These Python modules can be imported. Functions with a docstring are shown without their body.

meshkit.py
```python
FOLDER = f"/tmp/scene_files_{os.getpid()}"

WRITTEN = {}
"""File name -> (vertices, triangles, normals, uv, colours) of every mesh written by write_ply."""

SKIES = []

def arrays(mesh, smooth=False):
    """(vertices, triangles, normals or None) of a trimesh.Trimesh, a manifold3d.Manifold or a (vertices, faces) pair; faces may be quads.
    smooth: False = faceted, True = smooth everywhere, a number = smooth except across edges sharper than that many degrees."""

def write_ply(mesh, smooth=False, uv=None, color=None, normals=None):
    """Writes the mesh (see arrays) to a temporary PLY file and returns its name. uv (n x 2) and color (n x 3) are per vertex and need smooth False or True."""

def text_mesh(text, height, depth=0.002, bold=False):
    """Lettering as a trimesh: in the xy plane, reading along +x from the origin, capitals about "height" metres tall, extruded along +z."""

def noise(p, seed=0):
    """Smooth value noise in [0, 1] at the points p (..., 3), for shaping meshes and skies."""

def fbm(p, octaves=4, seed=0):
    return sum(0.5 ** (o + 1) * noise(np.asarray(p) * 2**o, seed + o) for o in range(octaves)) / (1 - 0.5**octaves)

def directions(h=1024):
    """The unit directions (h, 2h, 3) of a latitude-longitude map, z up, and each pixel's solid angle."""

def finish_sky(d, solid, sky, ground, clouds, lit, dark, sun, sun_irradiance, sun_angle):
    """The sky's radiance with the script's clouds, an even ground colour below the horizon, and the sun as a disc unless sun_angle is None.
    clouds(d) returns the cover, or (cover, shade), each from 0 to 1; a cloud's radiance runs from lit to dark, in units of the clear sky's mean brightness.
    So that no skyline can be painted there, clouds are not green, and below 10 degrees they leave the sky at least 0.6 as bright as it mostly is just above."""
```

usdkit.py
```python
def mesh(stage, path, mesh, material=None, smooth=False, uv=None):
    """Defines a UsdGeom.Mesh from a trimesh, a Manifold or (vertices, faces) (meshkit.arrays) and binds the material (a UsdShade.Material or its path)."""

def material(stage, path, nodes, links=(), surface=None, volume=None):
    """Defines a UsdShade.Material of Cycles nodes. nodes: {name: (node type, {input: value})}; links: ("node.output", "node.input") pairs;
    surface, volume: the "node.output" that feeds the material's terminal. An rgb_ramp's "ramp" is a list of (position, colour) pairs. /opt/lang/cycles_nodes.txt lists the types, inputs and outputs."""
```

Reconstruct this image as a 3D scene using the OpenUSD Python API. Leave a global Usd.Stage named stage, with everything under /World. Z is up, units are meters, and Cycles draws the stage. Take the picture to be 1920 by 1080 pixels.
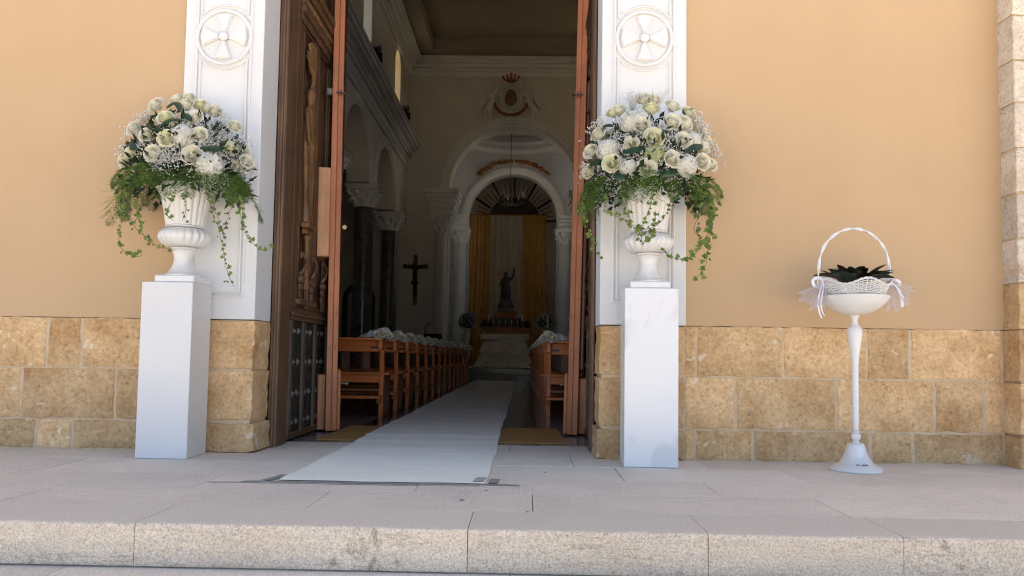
import math, random
import numpy as np, trimesh, manifold3d, usdkit, meshkit
from shapely.geometry import Polygon, Point, box as sbox, LineString
from shapely import affinity
from shapely.ops import unary_union
from pxr import Usd, UsdGeom, UsdLux, UsdShade, Gf, Sdf

stage = Usd.Stage.CreateInMemory()
UsdGeom.SetStageUpAxis(stage, UsdGeom.Tokens.z)
UsdGeom.SetStageMetersPerUnit(stage, 1.0)
WORLD = UsdGeom.Xform.Define(stage, '/World'); stage.SetDefaultPrim(WORLD.GetPrim())
UsdGeom.Scope.Define(stage, '/World/Looks')
PI = math.pi

# ---------------------------------------------------------------- camera
FPX, CAM = 1445.0, np.array([0.0, -5.15, 0.66])
YAW, PITCH, ROLL = math.radians(1.0), math.radians(3.31), 0.0150
SHIFT = 46.5                             # the photograph is cropped: its optical axis lies this many pixels below its centre
_f = np.array([-math.sin(YAW)*math.cos(PITCH), math.cos(YAW)*math.cos(PITCH), math.sin(PITCH)])
_r0 = np.array([math.cos(YAW), math.sin(YAW), 0.0]); _u0 = np.cross(_r0, _f)
RIGHT = _r0*math.cos(ROLL) + _u0*math.sin(ROLL); UP = _u0*math.cos(ROLL) - _r0*math.sin(ROLL)
cam = UsdGeom.Camera.Define(stage, '/World/camera')
cam.AddTransformOp().Set(Gf.Matrix4d(*RIGHT, 0, *UP, 0, *(-_f), 0, *CAM, 1))
cam.CreateHorizontalApertureAttr(36.0); cam.CreateVerticalApertureAttr(20.25)
cam.CreateVerticalApertureOffsetAttr(SHIFT*36.0/1920)
cam.CreateFocalLengthAttr(36.0*FPX/1920); cam.CreateClippingRangeAttr(Gf.Vec2f(0.05, 2000))
cam.CreateExposureAttr(1.72)

# ---------------------------------------------------------------- sky and sun (behind the church: the front stands in its own shade)
SUN_EL, SUN_AZ = math.radians(63), math.radians(22)     # azimuth from +y towards +x
SUN = np.array([math.sin(SUN_AZ)*math.cos(SUN_EL), math.cos(SUN_AZ)*math.cos(SUN_EL), math.sin(SUN_EL)])
dome = UsdLux.DomeLight.Define(stage, '/World/sky')
sky_m = usdkit.material(stage, '/World/Looks/sky_light', {
    's': ('sky_texture', {'sky_type': 'single_scattering', 'sun_disc': False, 'sun_elevation': SUN_EL, 'sun_rotation': SUN_AZ, 'aerosol_density': 3.8}),
    'b': ('background_shader', {"strength": 0.09})}, [('s.color', 'b.color')], surface='b.background')
UsdShade.MaterialBindingAPI.Apply(dome.GetPrim()).Bind(sky_m)
dome.GetPrim().SetCustomDataByKey('kind', 'structure')
sun = UsdLux.DistantLight.Define(stage, '/World/sun')
sun.CreateNormalizeAttr(True); sun.CreateIntensityAttr(1.15); sun.CreateAngleAttr(0.53); sun.CreateColorAttr(Gf.Vec3f(1.0, 0.91, 0.79))
_z = SUN; _x = np.cross([0, 0, 1.0], _z); _x /= np.linalg.norm(_x); _y = np.cross(_z, _x)
sun.AddTransformOp().Set(Gf.Matrix4d(*_x, 0, *_y, 0, *_z, 0, 0, 0, 60, 1))

# ---------------------------------------------------------------- helpers
_names = {}
def numbered(parent, name):
    n = _names.get((parent, name), 0); _names[(parent, name)] = n + 1
    return name if n == 0 else f'{name}_{n:03d}'
def tag(o, label=None, cat=None, group=None, kind=None):
    p = o if isinstance(o, Usd.Prim) else o.GetPrim()
    for k, v in (('label', label), ('category', cat), ('group', group), ('kind', kind)):
        if v: p.SetCustomDataByKey(k, v)
    return p
def obj(name, mesh, mat, parent=None, smooth=False, label=None, cat=None, group=None, kind=None):
    base = str(parent.GetPath()) if parent is not None else '/World'
    m = usdkit.mesh(stage, base + '/' + numbered(base, name), mesh, mat, smooth)
    return tag(m.GetPrim(), label, cat, group, kind)
def thing(name, label, cat, loc=(0, 0, 0), rz=0, group=None, kind=None):
    x = UsdGeom.Xform.Define(stage, '/World/' + numbered('/World', name))
    x.AddTranslateOp().Set(Gf.Vec3d(*map(float, loc)))
    if rz: x.AddRotateZOp().Set(math.degrees(rz))
    return tag(x.GetPrim(), label, cat, group, kind)
def dup(src, name, loc, rz, label, cat, group=None, mirror=False):
    x = UsdGeom.Xform.Define(stage, '/World/' + numbered('/World', name))
    p = x.GetPrim(); p.GetReferences().AddInternalReference(src.GetPath())
    x.ClearXformOpOrder()
    x.AddTranslateOp(opSuffix='place').Set(Gf.Vec3d(*map(float, loc)))
    x.AddRotateZOp(opSuffix='place').Set(math.degrees(rz))
    if mirror: x.AddScaleOp(opSuffix='place').Set(Gf.Vec3f(-1, 1, 1))
    p.SetInstanceable(True)
    return tag(p, label, cat, group)
def ray(px, py):
    d = _f + RIGHT*(px-960)/FPX - UP*(py-540-SHIFT)/FPX
    return d
def at(px, py, Y):                        # the point of the plane y = Y seen at photograph pixel (px, py)
    d = ray(px, py); return CAM + d*((Y - CAM[1])/d[1])

cat = trimesh.util.concatenate
def tm(v, f):
    f = np.asarray(f)
    if f.shape[1] == 4: f = np.vstack([f[:, [0, 1, 2]], f[:, [0, 2, 3]]])
    return trimesh.Trimesh(np.asarray(v, float), f, process=False)
def bx(x0, x1, y0, y1, z0, z1, b=0.0):
    x0, x1 = min(x0, x1), max(x0, x1); y0, y1 = min(y0, y1), max(y0, y1); z0, z1 = min(z0, z1), max(z0, z1)
    if b <= 0:
        m = trimesh.creation.box([x1-x0, y1-y0, z1-z0]); m.apply_translation([(x0+x1)/2, (y0+y1)/2, (z0+z1)/2]); return m
    b = min(b, (x1-x0)*.45, (y1-y0)*.45, (z1-z0)*.45); P = []
    for i, X in enumerate((x0, x1)):
        for j, Y in enumerate((y0, y1)):
            for k, Z in enumerate((z0, z1)):
                sx, sy, sz = 1-2*i, 1-2*j, 1-2*k
                P += [(X, Y+sy*b, Z+sz*b), (X+sx*b, Y, Z+sz*b), (X+sx*b, Y+sy*b, Z)]
    return trimesh.convex.convex_hull(np.array(P))
def lathe(prof, n=32, mod=None, cap=True):
    """prof: (r, z) from bottom to top; mod(angle, z, r) scales the radius."""
    a = np.linspace(0, 2*PI, n, endpoint=False); V = []
    for r, z in prof:
        rr = np.full(n, r) if mod is None else r*mod(a, z, r)
        V.append(np.stack([rr*np.cos(a), rr*np.sin(a), np.full(n, z)], 1))
    V = np.vstack(V); F = []
    for i in range(len(prof)-1):
        for j in range(n):
            k = (j+1) % n; F.append((i*n+j, i*n+k, (i+1)*n+k, (i+1)*n+j))
    m = tm(V, np.array(F))
    if cap:
        c0, c1 = len(V), len(V)+1; L = (len(prof)-1)*n
        F2 = [(c0, (j+1) % n, j) for j in range(n)] + [(c1, L+j, L+(j+1) % n) for j in range(n)]
        m = trimesh.Trimesh(np.vstack([V, [[0, 0, prof[0][1]], [0, 0, prof[-1][1]]]]), np.vstack([m.faces, F2]), process=False)
    return m
def smoothpts(P, n=8):
    from scipy.interpolate import CubicSpline
    P = np.asarray(P, float)
    t = np.concatenate([[0], np.cumsum(np.linalg.norm(np.diff(P, axis=0), axis=1)+1e-9)])
    return CubicSpline(t, P)(np.linspace(0, t[-1], (len(P)-1)*n+1))
def tube(P, r, n=6, caps=True):
    P = np.asarray(P, float); N = len(P); r = np.broadcast_to(r, N)
    T = np.gradient(P, axis=0); T /= np.linalg.norm(T, axis=1, keepdims=True)+1e-12
    u = np.cross(T[0], [0, 0, 1.0]); u = u if np.linalg.norm(u) > 1e-3 else np.cross(T[0], [1.0, 0, 0]); u /= np.linalg.norm(u)
    V = []; a = np.linspace(0, 2*PI, n, endpoint=False)
    for i in range(N):
        u = u - T[i]*(u@T[i]); u /= np.linalg.norm(u)+1e-12; w = np.cross(T[i], u)
        V.append(P[i] + r[i]*(np.outer(np.cos(a), u)+np.outer(np.sin(a), w)))
    V = np.vstack(V); F = []
    for i in range(N-1):
        for j in range(n):
            k = (j+1) % n; F += [(i*n+j, i*n+k, (i+1)*n+k), (i*n+j, (i+1)*n+k, (i+1)*n+j)]
    if caps:
        c = len(V); V = np.vstack([V, P[:1], P[-1:]]); L = (N-1)*n
        F += [(c, (j+1) % n, j) for j in range(n)] + [(c+1, L+j, L+(j+1) % n) for j in range(n)]
    return tm(V, np.array(F))
def _ext(poly, h):
    gs = getattr(poly, 'geoms', [poly])
    return cat([trimesh.creation.extrude_polygon(g, h, engine='earcut') for g in gs if g.area > 1e-9])
def ext_xz(poly, y0, y1):                 # polygon in (x, z), extruded from y0 to y1
    m = _ext(poly, y1-y0); v = m.vertices
    return trimesh.Trimesh(np.stack([v[:, 0], y1-v[:, 2], v[:, 1]], 1), m.faces, process=False)
def ext_yz(poly, x0, x1):                 # polygon in (y, z), extruded from x0 to x1
    m = _ext(poly, x1-x0); v = m.vertices
    return trimesh.Trimesh(np.stack([x0+v[:, 2], v[:, 0], v[:, 1]], 1), m.faces, process=False)
def ext_xy(poly, z0, z1):
    m = _ext(poly, z1-z0); m.apply_translation([0, 0, z0]); return m
def arch(cx, z0, zs, r, n=24, rx=None):   # an opening with a round head
    a = np.linspace(0, PI, n+1); rx = rx or r
    return Polygon([(cx-rx, z0), (cx+rx, z0)] + [(cx+rx*math.cos(t), zs+r*math.sin(t)) for t in a])
def sweep_ring(cx, zs, r, prof, y0, a0=0, a1=PI, n=32):
    """prof: closed list of (radius offset, y offset): an arched moulding in the plane y0."""
    A = np.linspace(a0, a1, n+1); V = []; k = len(prof)
    for t in A:
        for d, y in prof: V.append((cx+(r+d)*math.cos(t), y0+y, zs+(r+d)*math.sin(t)))
    F = [(i*k+j, i*k+(j+1) % k, (i+1)*k+(j+1) % k, (i+1)*k+j) for i in range(n) for j in range(k)]
    m = tm(V, np.array(F)); m.fix_normals() if False else None
    return m
def body(chains, refine=0.02, it=8):
    """One continuous figure: hulls of spheres at the joints, joined and smoothed. chains: lists of (point, radius)."""
    M = manifold3d.Manifold(); parts = []
    for ch in chains:
        for (p, r), (q, s) in zip(ch[:-1], ch[1:]):
            a = manifold3d.Manifold.sphere(r, 14).translate(list(map(float, p))); b = manifold3d.Manifold.sphere(s, 14).translate(list(map(float, q)))
            parts.append(manifold3d.Manifold.batch_hull([a, b]))
    M = manifold3d.Manifold.batch_boolean(parts, manifold3d.OpType.Add).refine_to_length(refine)
    m = M.to_mesh(); t = trimesh.Trimesh(m.vert_properties[:, :3], m.tri_verts)
    trimesh.smoothing.filter_taubin(t, iterations=it)
    return t
def moved(m, t=(0, 0, 0), R=None, s=None):
    m = m.copy()
    if s is not None: m.apply_scale(s)
    if R is not None: m.apply_transform(R)
    m.apply_translation(t); return m
def rot(a, axis): return trimesh.transformations.rotation_matrix(a, axis)
def frame(z):                             # a rotation that takes +z to the direction z
    z = np.asarray(z, float); z = z/np.linalg.norm(z); x = np.cross([0, 0, 1.0], z)
    x = x/np.linalg.norm(x) if np.linalg.norm(x) > 1e-6 else np.array([1.0, 0, 0])
    R = np.eye(4); R[:3, 0] = x; R[:3, 1] = np.cross(z, x); R[:3, 2] = z; return R

# ---------------------------------------------------------------- materials
def mat(name, nodes, links, surface='p.BSDF'): return usdkit.material(stage, '/World/Looks/'+name, nodes, links, surface=surface)
def srgb(r, g, b): return tuple((c/255/12.92 if c <= 10 else ((c/255+.055)/1.055)**2.4) for c in (r, g, b))
def mulc(c, k): return tuple(min(1, x*k) for x in c)
def simple(name, col, rough=.55, var=.12, vs=4.0, bump=.0, bs=60.0, metallic=0.0, spec=.5, coord='obj', stretch=(1, 1, 1), rnd=.0, col2=None, bdist=.01, detail=5, sheen=0, coat=0):
    """A base colour that wanders by noise, a fine relief, and a tone that differs from object to object."""
    n = {'tc': ('texture_coordinate', {}) if coord == 'obj' else ('geometry', {}),
         'mp': ('mapping', {'scale': stretch}),
         'n': ('noise_texture', {'scale': vs, 'detail': detail, 'roughness': .6}),
         'r': ('rgb_ramp', {'ramp': [(.3, mulc(col, 1-var)), (.7, col2 or mulc(col, 1+var))]}),
         'p': ('principled_bsdf', {'roughness': rough, 'metallic': metallic, 'specular_ior_level': spec, 'sheen_weight': sheen, 'coat_weight': coat})}
    src = 'tc.object' if coord == 'obj' else 'tc.position'
    l = [(src, 'mp.vector'), ('mp.vector', 'n.vector'), ('n.fac', 'r.fac')]
    out = 'r.color'
    if rnd:
        n['oi'] = ('object_info', {}); n['ml'] = ('math', {'math_type': 'multiply_add', 'value2': 2*rnd, 'value3': 1-rnd})
        n['h'] = ('hsv', {}); l += [('oi.random', 'ml.value1'), (out, 'h.color'), ('ml.value', 'h.value')]; out = 'h.color'
    l.append((out, 'p.base_color'))
    if bump:
        n['nb'] = ('noise_texture', {'scale': bs, 'detail': 4, 'roughness': .65}); n['b'] = ('bump', {'strength': bump, 'distance': bdist})
        l += [('mp.vector', 'nb.vector'), ('nb.fac', 'b.height'), ('b.normal', 'p.normal')]
    return mat(name, n, l)
# stone of the plinth: ochre calcarenite with pits, rusty patches and pale smears of mortar
def stone_mat(name, c1, c2, smear=(.72, .58, .40), pit=.5, sm=.635, rough=.9):
    n = {'g': ('geometry', {}), 'oi': ('object_info', {}), 'va': ('vector_math', {'math_type': 'multiply_add', 'vector2': (1, 1, 1)}),
         'cx': ('combine_xyz', {}), 'm9': ('math', {'math_type': 'multiply', 'value2': 31.0}),
         'n1': ('noise_texture', {'scale': 3.2, 'detail': 7, 'roughness': .68}), 'r1': ('rgb_ramp', {'ramp': [(.32, c1), (.66, c2)]}),
         'n2': ('noise_texture', {'scale': 42, 'detail': 6, 'roughness': .72}), 'r2': ('rgb_ramp', {'ramp': [(.3, (.42, .34, .28)), (.40, (.86, .83, .80)), (.58, (1.06, 1.06, 1.05)), (.72, (1.26, 1.25, 1.22))]}),
         'mu': ('mix_color', {'blend_type': 'multiply', 'fac': .95, 'use_clamp': False}),
         'mp': ('mapping', {'scale': (1, 1, 1.5)}),
         'n3': ('noise_texture', {'scale': 5.5, 'detail': 5, 'roughness': .62, 'distortion': .6}), 'r3': ('rgb_ramp', {'ramp': [(sm, (0, 0, 0)), (sm+.035, (1, 1, 1))]}),
         'ms': ('mix_color', {'blend_type': 'mix', 'b': smear}),
         'n6': ('noise_texture', {'scale': 2.1, 'detail': 4, 'roughness': .6}), 'r6': ('rgb_ramp', {'ramp': [(.54, (1, 1, 1)), (.68, (.80, .64, .46))]}),
         'm6': ('mix_color', {'blend_type': 'multiply', 'fac': .8}),
         'v': ('voronoi_texture', {'scale': 34, 'randomness': 1}), 'r4': ('rgb_ramp', {'ramp': [(.06, (1, 1, 1)), (.2, (0, 0, 0))]}),
         'n4': ('noise_texture', {'scale': 7, 'detail': 2}), 'r5': ('rgb_ramp', {'ramp': [(.48, (0, 0, 0)), (.6, (1, 1, 1))]}),
         'pm': ('math', {'math_type': 'multiply'}), 'mpit': ('mix_color', {'blend_type': 'mix', 'b': mulc(c1, .3)}),
         'h': ('hsv', {}), 'hv': ('math', {'math_type': 'multiply_add', 'value2': .34, 'value3': .90}),
         'bh': ('math', {'math_type': 'subtract'}), 'b': ('bump', {'strength': .55, 'distance': .012}),
         'p': ('principled_bsdf', {'roughness': rough, 'specular_ior_level': .2})}
    l = [('oi.random', 'm9.value1'), ('m9.value', 'cx.x'), ('m9.value', 'cx.z'), ('g.position', 'va.vector1'), ('cx.vector', 'va.vector3')]
    for k in ('n1', 'n2', 'n4', 'n6'): l.append(('va.vector', k+'.vector'))
    l += [('va.vector', 'mp.vector'), ('mp.vector', 'n3.vector'), ('mp.vector', 'v.vector'),
          ('n1.fac', 'r1.fac'), ('n2.fac', 'r2.fac'), ('r1.color', 'mu.a'), ('r2.color', 'mu.b'), ('mu.result', 'm6.a'), ('n6.fac', 'r6.fac'), ('r6.color', 'm6.b'),
          ('n3.fac', 'r3.fac'), ('r3.color', 'ms.fac'), ('m6.result', 'ms.a'),
          ('v.distance', 'r4.fac'), ('n4.fac', 'r5.fac'), ('r4.color', 'pm.value1'), ('r5.color', 'pm.value2'), ('pm.value', 'mpit.fac'), ('ms.result', 'mpit.a'),
          ('mpit.result', 'h.color'), ('oi.random', 'hv.value1'), ('hv.value', 'h.value'), ('h.color', 'p.base_color'),
          ('n2.fac', 'bh.value1'), ('pm.value', 'bh.value2'), ('bh.value', 'b.height'), ('b.normal', 'p.normal')]
    return mat(name, n, l)
M_stone = stone_mat('plinth_stone', (.47, .29, .135), (.72, .505, .28))
M_pale = stone_mat('quoin_stone', (.50, .42, .32), (.68, .60, .49), smear=(.74, .68, .58), sm=.7)
M_mortar = simple('mortar', (.62, .475, .31), .95, .14, 9, .5, 70, spec=.1, coord='pos', bdist=.006)
M_plaster = mat('ochre_plaster', {'g': ('geometry', {}), 'n': ('noise_texture', {'scale': .8, 'detail': 5, 'roughness': .55}), 'r': ('rgb_ramp', {'ramp': [(.3, (.54, .366, .204)), (.7, (.575, .395, .225))]}),
    'mp': ('mapping', {'scale': (3, 3, .35)}), 'n3': ('noise_texture', {'scale': 1.2, 'detail': 4}), 'r3': ('rgb_ramp', {'ramp': [(.35, (.992, .99, .988)), (.65, (1.006, 1.006, 1.006))]}), 'mu': ('mix_color', {'blend_type': 'multiply', 'fac': 1.0, 'use_clamp': False}),
    'n2': ('noise_texture', {'scale': 230, 'detail': 3}), 'b': ('bump', {'strength': .22, 'distance': .004}), 'p': ('principled_bsdf', {'roughness': .85, 'specular_ior_level': .25})},
    [('g.position', 'n.vector'), ('g.position', 'n2.vector'), ('g.position', 'mp.vector'), ('mp.vector', 'n3.vector'), ('n3.fac', 'r3.fac'), ('n.fac', 'r.fac'), ('r.color', 'mu.a'), ('r3.color', 'mu.b'), ('mu.result', 'p.base_color'), ('n2.fac', 'b.height'), ('b.normal', 'p.normal')])
M_white = simple('white_plaster', (.73, .73, .715), .8, .025, 2.5, .16, 160, spec=.25, coord='pos', bdist=.003)
M_paint = simple('white_satin_paint', (.71, .70, .675), .42, .02, 3, .05, 120, bdist=.002)
M_in = simple('interior_plaster', (.74, .70, .635), .85, .06, 1.5, spec=.2, coord='pos')
M_in2 = simple('interior_trim', (.82, .805, .77), .75, .06, 2.5, spec=.25, coord='pos')
M_vault = simple('interior_grey', (.64, .635, .62), .85, .06, 1.5, spec=.2, coord='pos')
M_ceil = simple('ceiling_paint', (.37, .325, .275), .85, .05, 1, spec=.2, coord='pos')
M_dark = simple('dark_wood', (.05, .03, .02), .5, .3, 5, coord='pos')

# ---------------------------------------------------------------- ground, steps, porch
def slab_mat(name, c1, c2, bump, bs, stain=0.0, top=None):
    n = {'g': ('geometry', {}), 'oi': ('object_info', {}), 'n1': ('noise_texture', {'scale': 1.6, 'detail': 6, 'roughness': .6}), 'r1': ('rgb_ramp', {'ramp': [(.3, c1), (.7, c2)]}),
         'n2': ('noise_texture', {'scale': bs, 'detail': 3, 'roughness': .7}), 'r2': ('rgb_ramp', {'ramp': [(.35, (.72, .71, .70)), (.5, (1, 1, 1)), (.66, (1.2, 1.2, 1.2))]}),
         'mu': ('mix_color', {'blend_type': 'multiply', 'fac': .45 if stain else .55, 'use_clamp': False}), 'h': ('hsv', {}), 'hv': ('math', {'math_type': 'multiply_add', 'value2': .12, 'value3': .94}),
         'mp': ('mapping', {'scale': (5, 40, 40)}), 'n4': ('noise_texture', {'scale': 1, 'detail': 2}), 'r4': ('rgb_ramp', {'ramp': [(.4, (.95, .94, .95)), (.6, (1.04, 1.03, 1.02))]}), 'm4': ('mix_color', {'blend_type': 'multiply', 'fac': .8, 'use_clamp': False}),
         'b': ('bump', {'strength': bump, 'distance': .008}), 'p': ('principled_bsdf', {'roughness': .8, 'specular_ior_level': .3})}
    l = [('g.position', 'n1.vector'), ('g.position', 'n2.vector'), ('g.position', 'mp.vector'), ('mp.vector', 'n4.vector'), ('n4.fac', 'r4.fac'), ('n1.fac', 'r1.fac'), ('n2.fac', 'r2.fac'),
         ('r1.color', 'mu.a'), ('r2.color', 'mu.b'), ('mu.result', 'm4.a'), ('r4.color', 'm4.b'), ('oi.random', 'hv.value1'), ('hv.value', 'h.value'), ('n2.fac', 'b.height'), ('b.normal', 'p.normal')]
    last = 'm4.result'
    if stain:
        n.update({'sp': ('mapping', {'scale': (1, 1, .55)}), 'n5': ('noise_texture', {'scale': 9, 'detail': 6, 'roughness': .75, 'distortion': .8}), 'r5': ('rgb_ramp', {'ramp': [(.56, (0, 0, 0)), (.66, (stain,)*3)]}), 'm5': ('mix_color', {'blend_type': 'mix', 'b': (.16, .115, .07)}),
                  'vm': ('mapping', {'scale': (1.0, 1, 9)}), 'n7': ('noise_texture', {'scale': 1.3, 'detail': 7, 'roughness': .65, 'distortion': .4}), 'a7': ('math', {'math_type': 'subtract', 'value2': .5}), 'b7': ('math', {'math_type': 'absolute'}), 'r7': ('rgb_ramp', {'ramp': [(.0, (.55,)*3), (.012, (0, 0, 0))]}), 'm7': ('mix_color', {'blend_type': 'mix', 'b': (.24, .16, .09)}),
                  'n8': ('noise_texture', {'scale': 1.7, 'detail': 2}), 'r8': ('rgb_ramp', {'ramp': [(.44, (0, 0, 0)), (.58, (1, 1, 1))]}), 'p8': ('math', {'math_type': 'multiply'}), 'p9': ('math', {'math_type': 'multiply'})})
        l += [('g.position', 'sp.vector'), ('sp.vector', 'n5.vector'), ('n5.fac', 'r5.fac'), ('g.position', 'n8.vector'), ('n8.fac', 'r8.fac'), ('r5.color', 'p8.value1'), ('r8.color', 'p8.value2'), ('p8.value', 'm5.fac'), (last, 'm5.a'),
              ('g.position', 'vm.vector'), ('vm.vector', 'n7.vector'), ('n7.fac', 'a7.value1'), ('a7.value', 'b7.value1'), ('b7.value', 'r7.fac'), ('r7.color', 'p9.value1'), ('r8.color', 'p9.value2'), ('p9.value', 'm7.fac'), ('m5.result', 'm7.a')]
        last = 'm7.result'
    if top:   # the tread is honed, only the face is hammered
        n.update({'sn': ('separate_xyz', {}), 'tr': ('rgb_ramp', {'ramp': [(.55, (0, 0, 0)), (.9, (1, 1, 1))]}), 'mt': ('mix_color', {'blend_type': 'mix', 'b': top}), 'm9': ('mix_color', {'blend_type': 'multiply', 'fac': .7, 'use_clamp': False})})
        l += [('g.normal', 'sn.vector'), ('sn.z', 'tr.fac'), ('tr.color', 'mt.fac'), (last, 'mt.a'), ('mt.result', 'm9.a'), ('r2.color', 'm9.b')]; last = 'm9.result'
    l += [(last, 'h.color'), ('h.color', 'p.base_color')]
    return mat(name, n, l)
M_slab = slab_mat('porch_slab', (.665, .585, .485), (.765, .68, .57), .6, 75)
M_riser = slab_mat('hammered_riser', (.63, .535, .42), (.735, .64, .515), .8, 125, stain=.85, top=(.71, .63, .525))
M_joint = simple('joint_sand', (.36, .31, .255), .95, .2, 20, coord='pos')
M_piazza = slab_mat('piazza_stone', (.56, .485, .385), (.68, .60, .485), .3, 60)

gr = obj('ground', bx(-150, 150, -160, 120, -1.6, -1.06), M_piazza, kind='structure')
rs = random.Random(5)
EDGE = -2.15
porch = obj('porch_floor', bx(-7.0, 6.0, EDGE+.012, .70, -1.05, -.030), M_joint, kind='structure')
def slabs(rows, parent, mt, z1, th, seed, x0=-6.6, x1=5.6, gap=.0035, wmin=.75, wmax=1.5, skip=None):
    r = random.Random(seed)
    for (ya, yb) in rows:
        x = x0 - r.uniform(0, .6)
        while x < x1:
            w = r.uniform(wmin, wmax); xa, xb = max(x, x0), min(x+w, x1)
            if xb-xa > .05 and not (skip and skip(xa, xb, ya, yb)):
                dz = r.uniform(-.0012, .0012)
                obj('stone_slab', bx(xa+gap/2, xb-gap/2, ya+gap/2, yb-gap/2, z1-th+dz, z1+dz, .0025), mt, parent)
            x += w
slabs([(-1.80, -1.36), (-1.36, -.93), (-.93, -.40), (-.40, .30), (.30, .695)], porch, M_slab, 0.0, .028, 11)
# the edge stones of the porch, joints where the photograph has them
ex = [-6.6, -5.1, -3.45, -1.50, -.21, .71, 1.45, 2.9, 4.3, 5.6]
def nose(xa, xb, y0, y1, z0, z1, seed):
    """A long step block with a rounded, slightly worn, bush-hammered front edge."""
    prof = [(y1, z0), (y0+.004, z0), (y0, z0+.01)] + [(y0, z0+(z1-z0-.02)*k/5) for k in range(1, 6)] + [(y0+.002, z1-.007), (y0+.006, z1-.002), (y0+.012, z1-.0003), (y0+.06, z1), (y0+.2, z1), (y1, z1)]
    nx = max(6, int((xb-xa)/.035)); X = np.linspace(xa, xb, nx); V = []
    for x in X:
        for (y, z) in prof: V.append((x, y, z))
    V = np.array(V); k = len(prof)
    wob = (meshkit.noise(V*[28, 28, 38], seed)-.5)*.006 + (meshkit.noise(V*[3, 3, 3], seed+3)-.5)*.006
    front = V[:, 1] < y0+.03
    V[front, 1] += wob[front]; V[front & (V[:, 2] > z1-.02), 2] += wob[front & (V[:, 2] > z1-.02)]*.5 - .001
    F = [(i*k+j, i*k+(j+1) % k, (i+1)*k+(j+1) % k, (i+1)*k+j) for i in range(nx-1) for j in range(k)]
    m = tm(V, np.array(F)[:, ::-1])
    caps = [[0]+[j+1, j] for j in range(1, k-1)] + [[(nx-1)*k]+[(nx-1)*k+j, (nx-1)*k+j+1] for j in range(1, k-1)]
    m = trimesh.Trimesh(m.vertices, np.vstack([m.faces, caps]), process=False); m.fix_normals(); return m
for i, (xa, xb) in enumerate(zip(ex[:-1], ex[1:])):
    obj('step_block', nose(xa+.0015, xb-.0015, EDGE, -1.802, -.166, 0.0, 40+i), M_riser, porch, smooth=40)
steps = obj('entrance_steps', bx(-7.0, 6.0, -3.95, EDGE+.02, -1.058, -.93), M_joint, kind='structure')
for s in range(5):
    z1 = -.170*(s+1); y0 = EDGE-.36*(s+1)
    x = -6.6 - rs.uniform(0, .8)
    while x < 5.6:
        w = rs.uniform(1.2, 1.9)
        obj('step_block', nose(max(x, -6.6)+.002, min(x+w, 5.6)-.002, y0, y0+.40 if s else EDGE+.01, z1-.166, z1-.002, 90+s), M_riser, steps, smooth=40)
        x += w

# ---------------------------------------------------------------- the front of the church
XL0, XL1, XR0, XR1, XC = -2.357, -1.815, .495, 1.066, 3.153
PZ, RV = .886, .30                        # top of the plinth, depth of the reveal
front = thing('church_front', 'tall ochre plastered church front with stone plinth and white door surround', 'building', (0, 0, 0))
obj('plaster_wall', bx(-7.0, XL0, 0, .55, PZ+.002, 10.3), M_plaster, front)
obj('plaster_wall', bx(XR1, XC+.3, 0, .55, PZ+.002, 10.3), M_plaster, front)
obj('plaster_wall', bx(XL0, XR1, .001, .55, 5.6, 10.3), M_plaster, front)
obj('plaster_wall', bx(XC+1.0, 6.0, 0, .55, PZ+.002, 10.3), M_plaster, front)
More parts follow.
